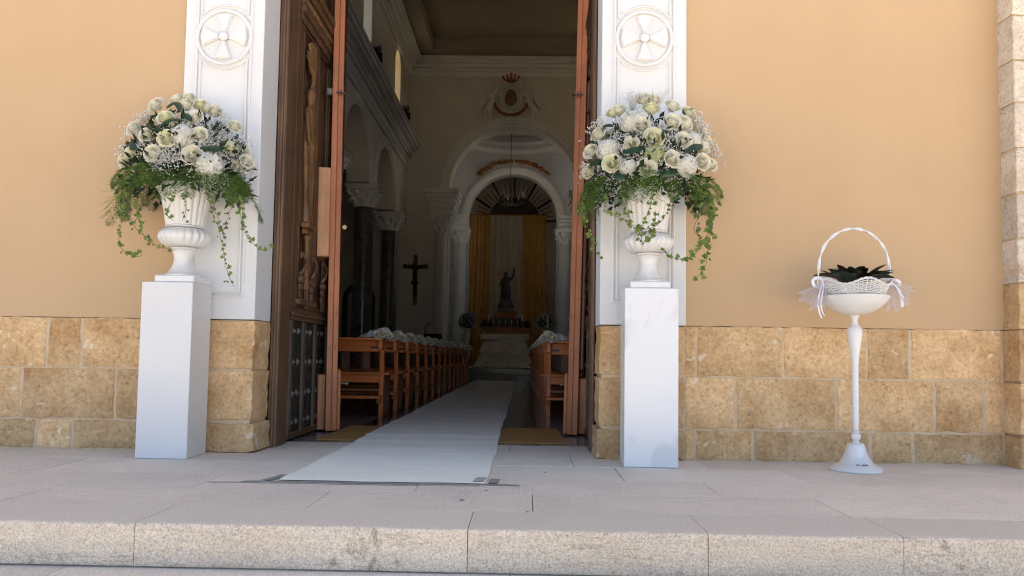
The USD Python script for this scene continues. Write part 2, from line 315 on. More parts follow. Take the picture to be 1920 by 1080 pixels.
# mortar bed behind the plinth stones
for a, b in ((-7.0, XL0+.02), (XR1-.02, XC+.02)): obj('mortar_bed', bx(a, b, -.004, .5, -.03, PZ-.003), M_mortar, front)
obj('mortar_bed', bx(XL0+.02, XL1-.012, -.014, RV-.004, -.03, PZ-.006), M_mortar, front)
obj('mortar_bed', bx(XR0+.012, XR1-.02, -.014, RV-.004, -.03, PZ-.006), M_mortar, front)
obj('mortar_bed', bx(XC+.02, XC+.99, -.156, .5, -.03, PZ-.003), M_mortar, front); obj('mortar_bed', bx(XC+1.0, 6.0, -.004, .5, -.03, PZ-.003), M_mortar, front)
def block(xa, xb, za, zb, y0, y1, seed, rough=.006, corner=None, n=None):
    """A squared stone with worn, uneven arrises: a gridded front that is pulled back at its rim."""
    nx, nz = max(5, int((xb-xa)/.035)), max(4, int((zb-za)/.04))
    du, dw = (xb-xa), (zb-za)
    U = np.concatenate([[0, .003/du, .009/du], np.linspace(0, 1, nx+1)[1:-1], [1-.009/du, 1-.003/du, 1]]); Wv = np.concatenate([[0, .003/dw, .009/dw], np.linspace(0, 1, nz+1)[1:-1], [1-.009/dw, 1-.003/dw, 1]]); nx, nz = len(U)-1, len(Wv)-1
    gx, gz = np.meshgrid(U, Wv, indexing='ij'); P = np.stack([xa+gx*(xb-xa), np.full_like(gx, y0), za+gz*(zb-za)], -1)
    e = np.minimum(np.minimum(gx*(xb-xa), (1-gx)*(xb-xa)), np.minimum(gz*(zb-za), (1-gz)*(zb-za)))
    nn = meshkit.fbm(P*22+seed*7.3, 3, seed)-.5; n2 = meshkit.fbm(P*7+seed*3.1, 2, seed+9)-.5
    P[..., 1] += np.where(e < .001, .0085, np.where(e < .005, .0022, np.where(e < .012, .0006, 0))) + nn*.005
    rx, rz_ = np.minimum(gx, 1-gx)*du, np.minimum(gz, 1-gz)*dw
    P[..., 0] += np.where(rx < .012, (nn*1.3+n2)*rough*3.0*(1-rx/.03), 0); P[..., 2] += np.where(rz_ < .012, (nn*1.3+n2)*rough*3.0*(1-rz_/.03), 0)
    V = P.reshape(-1, 3); k = nz+1; F = [(i*k+j, (i+1)*k+j, (i+1)*k+j+1, i*k+j+1) for i in range(nx) for j in range(nz)]
    ring = [i*k for i in range(nx+1)] + [nx*k+j for j in range(1, nz+1)] + [i*k+nz for i in range(nx-1, -1, -1)] + [j for j in range(nz-1, 0, -1)]
    B = V[ring].copy(); B[:, 1] = y1; o = len(V); R = len(ring)
    F += [(ring[(i+1) % R], ring[i], o+i, o+(i+1) % R) for i in range(R)]
    return tm(np.vstack([V, B]), np.array(F))
G_ = .0080
def course(parent, xs, za, zb, y0, seed, mt=M_stone, y1=.05):
    for i, (a, b) in enumerate(zip(xs[:-1], xs[1:])):
        g = G_+.002*math.sin(seed*3+i*5.1)
        obj('stone_block', block(a+g, b-g, za, zb, y0, y1, seed*17+i), mt, parent, smooth=50)
Z1, Z2 = .205, .548                        # bed joints
course(front, [-7, -6.2, -5.3, -4.75, -3.98, -3.22, -2.985, XL0+.008], Z2+.004, PZ+.001, -.008, 1)
course(front, [-7, -6.4, -5.6, -4.7, -4.15, -3.38, -2.74, XL0+.008], Z1+.005, Z2-.004, -.008, 2)
course(front, [-7, -6.1, -5.5, -4.6, -3.9, -3.27, -3.02, XL0+.008], .012, Z1-.005, -.008, 3)
course(front, [XR1-.008, 1.142, 1.71, 2.26, 2.545, XC-.005], Z2+.004, PZ+.001, -.008, 4)
course(front, [XR1-.008, 1.395, 2.06, 2.70, 3.02, XC-.005], Z1+.005, Z2-.004, -.008, 5)
course(front, [XR1-.008, 1.135, 1.51, 2.28, 2.555, XC-.005], .004, Z1-.005, -.008, 6)
for (za, zb, sd) in ((Z2+.010, PZ-.008, 7), (Z1+.012, Z2-.008, 8), (.004, Z1-.010, 9)):
    dx = .0 if sd < 9 else .02
    obj('stone_block', block(XL0+.012, XL1+dx, za, zb, -.020-dx*.6, RV, sd), M_stone, front, smooth=50)
    obj('stone_block', block(XR0-dx, XR1-.012, za, zb, -.020-dx*.6, RV, sd+20), M_stone, front, smooth=50)
for za, zb, sd, xs in ((Z2+.004, PZ+.001, 31, [XC+.99, 4.75, 5.3, 6]), (Z1+.005, Z2-.004, 32, [XC+.99, 4.5, 5.2, 6]), (.004, Z1-.005, 33, [XC+.99, 4.9, 5.5, 6])): course(front, xs, za, zb, -.008, sd)
# white surround: pilasters, lintel, raised panel beads and the medallion
for a, b in ((XL0, XL1), (XR0, XR1)):
    obj('white_pilaster', bx(a, b, -.022, RV, PZ+.001, 4.75, .004), M_white, front)
obj('white_lintel', bx(XL0-.05, XR1+.05, -.03, RV, 4.752, 5.55, .01), M_white, front)
def bead(P, r=.0065, n=6, sq=.9):
    m = tube(P, r, n); return m
for a, b, k in ((XL0, XL1, 0), (XR0, XR1, 1)):
    cx, w = (a+b)/2, (b-a); yb = -.026; cz = 2.820 if k == 0 else 2.832
    xa, xb = a+.085, b-.085; R1 = .185; R0 = .222
    dx = (xb-xa)/2
    fr = []
    for o, rr in ((0, .010), (.026, .009)):
        za, zb_ = 1.04+o, 4.6-o; l, r_ = xa+o, xb-o
        if o == 0: fr.append(bead([(l, yb, za), (l, yb, zb_), ], rr)); fr.append(bead([(r_, yb, za), (r_, yb, zb_)], rr))
        else:
            h = math.sqrt(max(R0**2-(r_-cx)**2, 0))
            for z0, z1 in ((za, cz-h), (cz+h, zb_)): fr.append(bead([(l, yb, z0), (l, yb, z1)], rr)); fr.append(bead([(r_, yb, z0), (r_, yb, z1)], rr))
            t0 = math.acos(min(1, (r_-cx)/R0))
            for s in (1, -1): fr.append(bead([(cx+R0*math.cos(t), yb, cz+s*R0*math.sin(t)) for t in np.linspace(t0, PI-t0, 21)], rr))
        fr.append(bead([(l, yb, za), (r_, yb, za)], rr)); fr.append(bead([(l, yb, zb_), (r_, yb, zb_)], rr))
    obj('panel_moulding', cat(fr), M_white, front, smooth=40)
    med = obj('medallion', cat([tube([(cx+R1*math.cos(t), yb, cz+R1*math.sin(t)) for t in np.linspace(0, 2*PI, 49)], .015, 8, False)]), M_white, front, smooth=True)
    for q in range(4):
        c = PI/2*q; ha = math.radians(25 if q % 2 == 0 else 20)
        arc = [(cx+.158*math.cos(t), cz+.158*math.sin(t)) for t in np.linspace(c-ha, c+ha, 9)]
        pol = Polygon([(cx+.035*math.cos(c-ha), cz+.035*math.sin(c-ha))] + arc + [(cx+.035*math.cos(c+ha), cz+.035*math.sin(c+ha))])
        obj('cross_arm', cat([ext_xz(pol, -.038, -.021), ext_xz(pol.buffer(-.007), -.045, -.0375)]), M_white, med)
    bs_ = trimesh.creation.icosphere(3, .032); bs_.apply_scale([1, .55, 1]); obj('boss', moved(bs_, (cx, -.040, cz)), M_white, med, smooth=True)
# corner pilaster of pale quoins on brown base stones
zq = [PZ+.002, 1.19, 1.48, 1.775, 2.07, 2.37, 2.655, 2.955, 3.25, 3.55, 3.85, 4.15, 4.45, 4.75, 5.05]
for i, (za, zb) in enumerate(zip(zq[:-1], zq[1:])):
    obj('quoin', block(XC+.015+.002*math.sin(i*7), XC+.98, za+.004, zb-.004, -.160, .3, 200+i), M_stone if i == 0 else M_pale, front, smooth=50)
obj('quoin_core', bx(XC+.022, XC+.97, -.145, .3, PZ, 5.0), M_mortar, front)
obj('corner_pilaster', bx(XC+.015, XC+.98, -.160, .3, 5.05, 10.3), M_pale, front)
for (za, zb, sd) in ((Z2+.008, PZ-.004, 61), (Z1+.010, Z2-.006, 62), (.0, Z1-.008, 63)):
    obj('stone_block', block(XC-.002, XC+1.0, za, zb, -.178, .3, sd), M_stone, front, smooth=50)
# ---------------------------------------------------------------- the nave: floor, walls, ceiling
NL, NR, NY0, NY1, NH = -3.47, 2.65, .60, 16.85, 9.35
AX = -.66
def marble(name, c1, c2, vein, rough, scale=1.0, amt=.5):
    return mat(name, {'g': ('geometry', {}), 'n': ('noise_texture', {'scale': 2.2*scale, 'detail': 7, 'roughness': .65}), 'r': ('rgb_ramp', {'ramp': [(.3, c1), (.7, c2)]}),
        'n2': ('noise_texture', {'scale': 1.7*scale, 'detail': 9, 'roughness': .7, 'distortion': 1.6}), 's': ('math', {'math_type': 'subtract', 'value2': .5}), 'ab': ('math', {'math_type': 'absolute'}), 'r2': ('rgb_ramp', {'ramp': [(0, (amt,)*3), (.035, (0, 0, 0))]}),
        'm': ('mix_color', {'b': vein}), 'oi': ('object_info', {}), 'h': ('hsv', {}), 'hv': ('math', {'math_type': 'multiply_add', 'value2': .16, 'value3': .92}), 'p': ('principled_bsdf', {'roughness': rough})},
        [('g.position', 'n.vector'), ('g.position', 'n2.vector'), ('n.fac', 'r.fac'), ('n2.fac', 's.value1'), ('s.value', 'ab.value1'), ('ab.value', 'r2.fac'), ('r2.color', 'm.fac'), ('r.color', 'm.a'), ('m.result', 'h.color'), ('oi.random', 'hv.value1'), ('hv.value', 'h.value'), ('h.color', 'p.base_color')])
M_fl = marble('nave_floor_marble', (.20, .18, .17), (.27, .25, .235), (.36, .34, .32), .12)
M_fd = marble('dark_floor_marble', (.035, .03, .028), (.06, .05, .048), (.14, .13, .12), .12)
M_col = marble('grey_column_marble', (.07, .068, .066), (.125, .12, .115), (.26, .25, .24), .28, 2.2, .55)
obj('nave_floor', bx(-6.6, 5.3, .70, 24.5, -.4, -.032), M_dark, kind='structure')
nf = stage.GetPrimAtPath('/World/nave_floor')
yrows = np.arange(.70, 16.8, .8)
for i, y in enumerate(yrows):
    for xa, xb, mt in ((-2.75, -1.55, M_fl), (-1.55, -1.40, M_fd), (-1.40, -.03, M_fl), (-.03, .12, M_fd), (.12, 1.3, M_fl)):
        nm = 'floor_band' if mt is M_fd else 'floor_tile'
        step = 1 if mt is M_fd else 2
        for q in range(step):
            a, b = xa+(xb-xa)*q/step, xa+(xb-xa)*(q+1)/step
            obj(nm, bx(a+.001, b-.001, y+.001, min(y+.8, 16.85)-.001, -.03, 0, .001), mt, nf)
obj('floor_field', cat([bx(-6.5, -2.752, .70, 16.85, -.03, -.001), bx(1.302, 5.2, .70, 16.85, -.03, -.001)]), M_fl, nf)

glass = mat('window_glass', {'t': ('transparent_bsdf', {'color': (.93, .95, .96)}), 'g': ('glossy_bsdf', {'roughness': .02}), 'f': ('fresnel', {'IOR': 1.45}), 'm': ('mix_closure', {})}, [('f.fac', 'm.fac'), ('t.BSDF', 'm.closure1'), ('g.BSDF', 'm.closure2')], surface='m.closure')
PIT = 3.2; CY = [15.05-PIT*k for k in range(5)]       # column centres along the nave
SPR = 4.42
def arcade(name, X0, X1, lab):
    s = 1 if X0 < 0 else -1
    poly = sbox(.55, 4.47, NY1+.3, NH+.35)
    wall = sbox(.55, 4.47, NY1+.1, NH+.35)
    for c in CY: wall = wall.difference(arch(c-PIT/2, 4.40, SPR+.02, 1.27))
    for c in (14.85, 10.95, 7.05, 3.15): wall = wall.difference(arch(c, 6.95, 8.33, .42, 14))
    t = thing(name, lab, 'wall', (0, 0, 0))
    obj('arcade_wall', ext_yz(wall, min(X0, X1), max(X0, X1)), M_in if s > 0 else M_in, t)
    xi = max(X0, X1) if s > 0 else min(X0, X1)
    def side(d0, d1): return (xi+s*d0, xi+s*d1)
    arcs = []
    for c in CY:
        a = c-PIT/2
        ring = Point(a, SPR+.02).buffer(1.52, 24).difference(Point(a, SPR+.02).buffer(1.275, 24)).intersection(sbox(-9, SPR+.02, 99, 99))
        ring2 = Point(a, SPR+.02).buffer(1.45, 24).difference(Point(a, SPR+.02).buffer(1.36, 24)).intersection(sbox(-9, SPR+.02, 99, 99))
        u0, u1 = sorted(side(-.01, .035)); v0, v1 = sorted(side(.03, .06))
        obj('archivolt', cat([ext_yz(ring.intersection(sbox(.6, 0, NY1-.02, 99)), u0, u1), ext_yz(ring2.intersection(sbox(.6, 0, NY1-.02, 99)), v0, v1)]), M_in2, t)
    # entablature with its dentilled frieze
    for d, za, zb in ((.05, 5.98, 6.10), (.03, 6.102, 6.38), (.09, 6.382, 6.46), (.14, 6.462, 6.56), (.26, 6.562, 6.62), (.33, 6.622, 6.72), (.37, 6.722, 6.78)):
        obj('cornice', bx(*side(-.01, d), .60, NY1-.002, za, zb, .01), M_vault, t)
    fr = [bx(*side(.02, .05), y, y+.09, 6.14, 6.34, .012) for y in np.arange(.8, NY1-.1, .16)]
    obj('frieze_ornament', cat(fr), M_vault, t)
    # crown moulding under the ceiling
    for d, za, zb in ((.06, 8.78, 8.93), (.10, 8.932, 9.02), (.20, 9.022, 9.12), (.30, 9.122, 9.20), (.36, 9.202, 9.30)):
        obj('crown_moulding', bx(*side(-.01, d), .60, NY1-.002, za, zb, .008), M_in2, t)
    return t
amber = mat('amber_window_glass', {'t': ('transparent_bsdf', {'color': (.80, .72, .52)}), 'd': ('translucent_bsdf', {'color': (.85, .78, .6)}), 'm': ('mix_closure', {'fac': .45})}, [('t.BSDF', 'm.closure1'), ('d.BSDF', 'm.closure2')], surface='m.closure')
LA = arcade('nave_side_wall', NL-.5, NL, 'left nave wall with round arches, heavy cornice and narrow high windows')
RA = arcade('nave_side_wall', NR+.5, NR, 'right nave wall, mostly hidden behind the orange door leaf')
for t, X in ((LA, NL-.42), (RA, NR+.42)):
    for k, c in enumerate((14.85, 10.95, 7.05, 3.15)):
        w = obj('window_pane', ext_yz(arch(c, 6.95, 8.33, .43, 14), X, X+.006), amber if k == 0 else glass, t)
        obj('window_frame', cat([bx(X-.02, X+.03, c-.012, c+.012, 6.95, 8.75), bx(X-.02, X+.03, c-.42, c+.42, 7.6, 7.63), bx(X-.02, X+.03, c-.42, c+.42, 8.3, 8.33)]), M_in2, w)
# aisles
la = thing('aisle_wall', 'pale side aisle wall with dark doorways behind the marble columns', 'wall', (0, 0, 0))
obj('wall', bx(-6.6, -6.4, .5, 17.2, 0, 6.5), M_in, la)
obj('end_wall', bx(-6.4, NL-.5, 16.85, 17.1, 0, 6.5), M_in, la)
obj('roof', bx(-6.6, NL-.45, .5, 17.2, 6.5, 6.7), M_in, la)
for y, w, h in ((14.2, 1.9, 2.1), (10.4, 1.4, 2.6), (6.5, 1.4, 2.6)):
    dd = obj('side_door', bx(-6.4, -6.33, y-w/2, y+w/2, 0, h, .01), M_dark, la)
obj('niche', cat([ext_xz(arch(-4.78, .9, 2.25, .34, 16).buffer(.12).difference(arch(-4.78, .9, 2.25, .34, 16)), 16.76, 16.86)]), M_dark, la)
ra = thing('aisle_wall', 'right side aisle wall hidden behind the right nave wall', 'wall', (0, 0, 0))
obj('wall', bx(5.1, 5.3, .5, 17.2, 0, 6.5), M_in, ra); obj('end_wall', bx(NR+.5, 5.1, 16.85, 17.1, 0, 6.5), M_in, ra); obj('roof', bx(NR+.45, 5.3, .5, 17.2, 6.5, 6.7), M_in, ra)
# facade's inner face keeps the light out
obj('inner_wall', bx(-6.6, XL0-.01, .551, .60, 0, 9.6), M_in, front); obj('inner_wall', bx(XR1+.01, 5.3, .551, .60, 0, 9.6), M_in, front); obj('inner_wall', bx(XL0-.01, XR1+.01, .551, .60, 4.76, 9.6), M_in, front)
# ceiling: coffer
ce = obj('nave_ceiling', bx(NL-.5, NR+.5, .5, 17.1, NH+.33, NH+.6), M_ceil, kind='structure')
obj('coffer_frame', cat([bx(NL, NL+.75, .6, 16.84, NH-.03, NH+.32), bx(NR-.75, NR, .6, 16.84, NH-.03, NH+.32), bx(NL+.75, NR-.75, 16.1, 16.84, NH-.03, NH+.32), bx(NL+.75, NR-.75, .6, 1.3, NH-.03, NH+.32)]), M_ceil, ce)
# end wall with the chancel arch
ACX, ASP, AR = -.38, 5.45, 1.87
ew = thing('chancel_arch_wall', 'tan end wall of the nave with a round white moulded arch', 'wall', (0, 0, 0))
wl = sbox(NL-.5, 0, NR+.5, NH+.4).difference(arch(ACX, -.1, ASP, AR, 32))
obj('end_wall', ext_xz(wl, NY1, NY1+.55), M_in, ew)
def ringp(cx, z, r0, r1): return Point(cx, z).buffer(r1, 32).difference(Point(cx, z).buffer(r0, 32)).intersection(sbox(-20, z, 20, 30))
for r0, r1, d in ((1.875, 2.13, .05), (1.93, 2.08, .085), (2.06, 2.13, .11)): obj('arch_moulding', ext_xz(ringp(ACX, ASP, r0, r1), NY1-d, NY1-.001 if d < .06 else NY1-.049), M_in2, ew)
for d, za, zb in ((.06, 8.78, 8.93), (.10, 8.932, 9.02), (.20, 9.022, 9.12), (.30, 9.122, 9.20), (.36, 9.202, 9.30)):
    obj('crown_moulding', bx(NL+.02, NR-.02, NY1-d, NY1+.01, za, zb, .008), M_in2, ew)
for s in (-1, 1):
    x = ACX+s*2.05
    for w, d, za, zb in ((.30, .30, 4.60, 4.70), (.34, .34, 4.70, 4.86), (.37, .40, 4.86, 5.02), (.41, .45, 5.02, 5.14), (.46, .5, 5.14, 5.26), (.50, .54, 5.26, 5.40)):
        obj('impost', bx(x-w, x+w, NY1-d, NY1+.56, za, zb-.002, .012), M_in2, ew)
# sanctuary: walls, ring of the dome, second arch and apse
sc = thing('sanctuary', 'domed sanctuary with white pilasters beyond the chancel arch', 'room', (0, 0, 0))
SL, SR, SY1 = -3.0, 2.2, 20.85
for xs in (SL-.2, SR):
    obj('side_wall', ext_yz(sbox(NY1+.55, 0, SY1+.4, 7.6).difference(arch(19.1, 3.3, 5.9, .60, 14)), xs, xs+.2), M_vault, sc)
    obj('side_window', ext_yz(arch(19.1, 3.28, 5.9, .61, 14), xs+.08, xs+.086), glass, sc)  # out-of-view windows, added to let more daylight into the sanctuary
BX, BSP, BR = -.47, 5.40, 1.50
bw = sbox(SL, 0, SR, 8.0).difference(arch(BX, -.1, BSP, BR, 32))
obj('apse_arch_wall', ext_xz(bw, SY1, SY1+.4), M_vault, sc)
for r0, r1, d in ((1.505, 1.74, .05), (1.55, 1.70, .08)): obj('apse_arch_moulding', ext_xz(ringp(BX, BSP, r0, r1), SY1-d, SY1-.001 if d < .06 else SY1-.049), M_in2, sc)
th = np.linspace(0, 2*PI, 49)
dc = (BX, (NY1+.55+SY1)/2)
def ringm(r0, r1, za, zb):
    p = Point(*dc).buffer(r1, 32).difference(Point(*dc).buffer(r0, 32)).intersection(sbox(SL, NY1+.56, SR, SY1-.01)); return ext_xy(p, za, zb)
for r0, r1, za, zb in ((1.70, 2.75, 7.60, 7.74), (1.78, 2.75, 7.742, 7.88), (1.62, 2.75, 7.882, 7.98), (1.72, 2.75, 7.982, 8.2)): obj('dome_ring', ringm(r0, r1, za, zb), M_in2 if za in (7.60, 7.882) else M_vault, sc)
dm = lathe([(1.9*math.cos(t), 8.2+1.9*math.sin(t)) for t in np.linspace(0, PI/2-.02, 12)], 40); dm.apply_translation([*dc, 0]); obj('dome', dm, M_vault, sc, smooth=True)
obj('upper_wall', bx(SL-.2, SR+.2, NY1+.551, NY1+.7, 7.602, 8.2), M_vault, sc); obj('upper_wall', bx(SL-.2, SR+.2, SY1+.001, SY1+.39, 8.001, 8.2), M_vault, sc)
obj('apse_wall', cat([bx(-2.5, -2.3, SY1+.39, 23.3, 0, 7.9), bx(1.4, 1.6, SY1+.39, 23.3, 0, 7.9), bx(-2.5, 1.6, 23.3, 23.5, 0, 7.9), bx(-2.5, 1.6, SY1+.39, 23.5, 7.9, 8.1)]), M_in, sc)
obj('sanctuary_roof', bx(SL-.3, SR+.3, NY1+.3, 23.6, 10.15, 10.3), M_in, sc)
for s in (-1, 1):       # entablature of the sanctuary, over the inner columns
    xa, xb = (SL, BX-1.52) if s < 0 else (BX+1.52, SR)
    for d, za, zb in ((.34, 4.96, 5.08), (.38, 5.082, 5.2), (.46, 5.202, 5.30), (.54, 5.302, 5.40)): obj('entablature', bx(xa, xb, SY1-d, SY1-.001, za, zb, .01), M_in2, sc)
obj('sanctuary_floor', bx(SL, SR, NY1+.02, 23.4, -.1, .33), M_fl, sc)
# ---------------------------------------------------------------- doors
def wood(name, c1, c2, rough=.45, axis='z', gs=1.0, rnd=.05, bump=.15, coat=0.0):
    st = {'z': (26*gs, 26*gs, 1.3*gs), 'x': (1.3*gs, 26*gs, 26*gs), 'y': (26*gs, 1.3*gs, 26*gs)}[axis]
    return mat(name, {'g': ('geometry', {}), 'mp': ('mapping', {'scale': st}), 'n': ('noise_texture', {'scale': 1, 'detail': 6, 'roughness': .65, 'distortion': .5}), 'r': ('rgb_ramp', {'ramp': [(.3, c1), (.68, c2)]}),
        'n2': ('noise_texture', {'scale': 2.0, 'detail': 3}), 'r2': ('rgb_ramp', {'ramp': [(.35, (.8, .8, .8)), (.65, (1.12, 1.12, 1.12))]}), 'mu': ('mix_color', {'blend_type': 'multiply', 'fac': 1.0, 'use_clamp': False}),
        'oi': ('object_info', {}), 'hv': ('math', {'math_type': 'multiply_add', 'value2': 2*rnd, 'value3': 1-rnd}), 'h': ('hsv', {}), 'b': ('bump', {'strength': bump, 'distance': .003}), 'p': ('principled_bsdf', {'roughness': rough, 'coat_weight': coat, 'coat_roughness': .2})},
        [('g.position', 'mp.vector'), ('mp.vector', 'n.vector'), ('n.fac', 'r.fac'), ('g.position', 'n2.vector'), ('n2.fac', 'r2.fac'), ('r.color', 'mu.a'), ('r2.color', 'mu.b'), ('mu.result', 'h.color'), ('oi.random', 'hv.value1'), ('hv.value', 'h.value'), ('h.color', 'p.base_color'), ('n.fac', 'b.height'), ('b.normal', 'p.normal')])
M_brown = wood('carved_door_wood', (.085, .045, .024), (.20, .115, .062), .5)
M_carve = wood('worn_carving_wood', (.115, .054, .02), (.27, .145, .056), .5, gs=.7, rnd=.03)
M_orange = wood('orange_door_wood', (.43, .142, .055), (.58, .225, .095), .38, rnd=.04, bump=.06)
M_tan = wood('tan_panel_wood', (.62, .30, .13), (.74, .40, .19), .4, rnd=.04, bump=.04)
M_red = wood('dark_red_door_wood', (.10, .035, .02), (.2, .075, .04), .4)
M_bronze = simple('dark_bronze', (.045, .042, .032), .5, .4, 14, .4, 60, metallic=.55, coord='pos', col2=(.10, .10, .075))
M_slat = wood('grey_batten_wood', (.07, .052, .037), (.15, .115, .08), .6)
M_stud = simple('pewter_stud', (.20, .19, .165), .45, .25, 30, metallic=.35, coord='pos')
M_iron = simple('rusty_iron', (.12, .075, .05), .6, .4, 30, metallic=.4, coord='pos')

# outer frame: a moulded timber post on each side
for s, xa, lab in ((1, XL1, 'dark brown moulded door post against the left white reveal'), (-1, XR0, 'dark brown moulded door post against the right white reveal')):
    t = thing('door_frame', lab, 'door frame', (xa, RV, 0))
    steps_ = [(0.0, .105, .002, .27), (.105, .118, .03, .27)]
    w_ = 1.0 if s > 0 else .42; s0 = s; s = s*w_
    obj('post', bx(s*.001, s*.040, .004, .30, .0, 4.72, .006), M_brown, t)
    obj('post_moulding', cat([bx(s*.041, s*.058, .03, .27, .0, 4.72, .006), tube([(s*.047, .022, .0), (s*.047, .022, 4.72)], .012, 8), tube([(s*.033, .004, .0), (s*.033, .004, 4.72)], .011, 8)]), M_brown, t, smooth=40)
    s = s0
    obj('head_beam', bx(s*.001, s*1.15, .05, .27, 4.60, 4.72), M_brown, t)

OBJ = obj
def carved_leaf(s, X, lab):
    """An old carved leaf standing open at right angles to the front. s = +1: its carved face looks towards +x."""
    t = thing('carved_door', lab, 'door', (X, .60, 0))
    def b(d0, d1, y0, y1, z0, z1, be=.004): return bx(s*d0, s*d1, y0, y1, z0, z1, be)
    fl_ = .62 if s > 0 else .25
    def obj(name, mesh, mt, parent, smooth=False, **kw):
        m = mesh.copy(); q = m.vertices[:, 0]*s; m.vertices[:, 0] = s*np.where(q > .03, .03+(q-.03)*fl_, q); return OBJ(name, m, mt, parent, smooth, **kw)
    obj('slab', b(-.06, 0, 0, 1.13, .02, 4.55), M_brown, t)
    for y0, y1 in ((0, .16), (.50, .60), (1.00, 1.13)): obj('stile', b(.001, .035, y0, y1, 1.02, 4.55, .008), M_brown, t)
    for z0, z1 in ((.02, .07), (.945, 1.02), (3.22, 3.239)): obj('rail', b(.002, .040, .0, 1.13, z0, z1, .008), M_brown, t)
    lt = obj('ledge_moulding', cat([b(.041, .075, -.01, 1.13, .955, .99, .01), b(.041, .06, -.005, 1.13, .92, .954, .01)]), M_brown, t)
    # inner panel beads
    for y0, y1 in ((.16, .50), (.60, 1.0)):
        for k, (o_, rr_, hx) in enumerate(((.02, .014, .02), (.055, .010, .012))):
            obj('panel_bead', tube([(s*hx, y0+o_, 1.03), (s*hx, y0+o_, 3.20), (s*hx, y1-o_, 3.20), (s*hx, y1-o_, 1.03)], rr_, 8), M_brown, t, smooth=40)
    # the cornice above the shell
    for d0, d1, z0, z1 in ((.036, .07, 3.24, 3.30), (.036, .10, 3.3005, 3.36), (.036, .075, 3.3605, 3.46), (.036, .115, 3.4605, 3.52), (.036, .15, 3.5205, 3.58)): obj('cornice', b(d0, d1, .02, 1.08, z0, z1, .01), M_brown, t)
    obj('egg_moulding', cat([moved(trimesh.creation.icosphere(1, .024), (s*.082, .06+k*.055, 3.41)) for k in range(19)]), M_carve, t)
    # the shell: a fan of ribs
    ribs = []
    for k in range(9):
        a = math.radians(-62+k*15.5); L = .19 if abs(k-4) < 3 else .16
        ribs.append(tube([(s*.03, .33, 2.93), (s*.075, .33+.5*L*math.sin(a), 2.93+.5*L*math.cos(a)*1.25), (s*.06, .33+L*math.sin(a), 2.93+L*math.cos(a)*1.25)], [.012, .024, .022], 8))
    obj('carved_shell', cat(ribs+[tube([(s*.05, .25, 2.99), (s*.085, .32, 2.92), (s*.07, .37, 2.86), (s*.04, .36, 2.80)], [.02, .035, .028, .014], 8), tube([(s*.05, .42, 2.98), (s*.085, .34, 2.93)], [.02, .03], 8)]), M_carve, t, smooth=50)
    # a standing robed figure in relief
    zz = lambda z: 1.72+(z-1.10)*1.16
    fig = body([[((s*.04, .33, zz(1.10)), .075), ((s*.05, .33, zz(1.45)), .085), ((s*.05, .325, zz(1.66)), .075), ((s*.055, .33, zz(1.84)), .082), ((s*.055, .33, zz(1.90)), .035), ((s*.065, .33, zz(1.985)), .055)],
                [((s*.055, .255, zz(1.83)), .036), ((s*.085, .245, zz(1.66)), .033), ((s*.12, .30, zz(1.60)), .026)], [((s*.055, .405, zz(1.83)), .036), ((s*.085, .42, zz(1.66)), .033), ((s*.12, .37, zz(1.56)), .026)],
                [((s*.07, .29, zz(1.10)), .05), ((s*.10, .29, zz(1.38)), .04)], [((s*.07, .37, zz(1.10)), .05), ((s*.085, .37, zz(1.42)), .045)]], .022, 4)
    v = fig.vertices; a = np.arctan2(v[:, 1]-.33, (v[:, 0]-s*.03)*s)
    low = np.clip((2.5-v[:, 2])/.3, 0, 1); v[:, 0] += s*low*.009*np.sin(a*11+v[:, 2]*3); v[:, 1] += low*.009*np.cos(a*9+v[:, 2]*5)
    obj('carved_figure', trimesh.Trimesh(v, fig.faces, process=False), M_carve, t, smooth=True)
    obj('figure_pedestal', cat([b(.02, .13, .22, .44, 1.655, 1.70, .012), b(.02, .10, .25, .41, 1.61, 1.6545, .01)]), M_carve, t)
    c = lathe([(.035, 0), (.045, .03), (.034, .06), (.036, .3), (.030, .38), (.04, .40), (.05, .43)], 14); c.apply_translation([s*.062, .33, 1.17]); obj('colonnette', c, M_carve, t, smooth=40)
    for yc in (.16, .47, .80):
        obj('bracket', cat([b(.036, .105, yc-.02, yc+.08, 1.215, 1.27, .014), b(.036, .085, yc-.01, yc+.07, 1.16, 1.2145, .014), b(.036, .07, yc, yc+.06, 1.09, 1.1595, .014)]), M_brown, t)
        obj('scroll', tube(smoothpts([(s*.05, yc+.03, 1.28), (s*.10, yc+.06, 1.34), (s*.08, yc+.10, 1.42), (s*.05, yc+.06, 1.45), (s*.06, yc+.04, 1.41)], 4), .018, 7), M_brown, t, smooth=50)
    obj('sill', b(.036, .10, .10, .56, 1.045, 1.089, .01), M_brown, t)
    # the studded lower panel
    obj('lower_panel', b(.003, .018, .02, 1.11, .075, .915, .003), M_bronze, t)
    for y0 in (.0, .335, .67, 1.06): obj('batten', b(.019, .050, y0, y0+.07, .06, .92, .008), M_slat, t)
    for k, z in enumerate((.14, .36, .60, .84)):
        for y in (.13, .26, .46, .59, .80, .95):
            st = lathe([(.026, 0), (.026, .006), (.017, .011), (.015, .017), (.005, .028), (.001, .029)], 12); st.apply_transform(rot(s*PI/2, [0, 1, 0])); st.apply_translation([s*.018, y, z]); obj('stud', st, M_stud, t, smooth=35)
    for (z0, z1) in ((.18, .32), (.40, .56), (.64, .80)):
        for y in (.20, .53, .88):
            obj('chased_ornament', cat([tube([(s*.020, y+.035*math.sin(k*1.3)*w, z0+(z1-z0)*k/9) for k in range(10)], .004, 5) for w in (1, -1)]), M_bronze, t, smooth=True)
    return t
carved_leaf(1, -1.80, 'left old carved brown door leaf with gilded figure and studded lower panel')
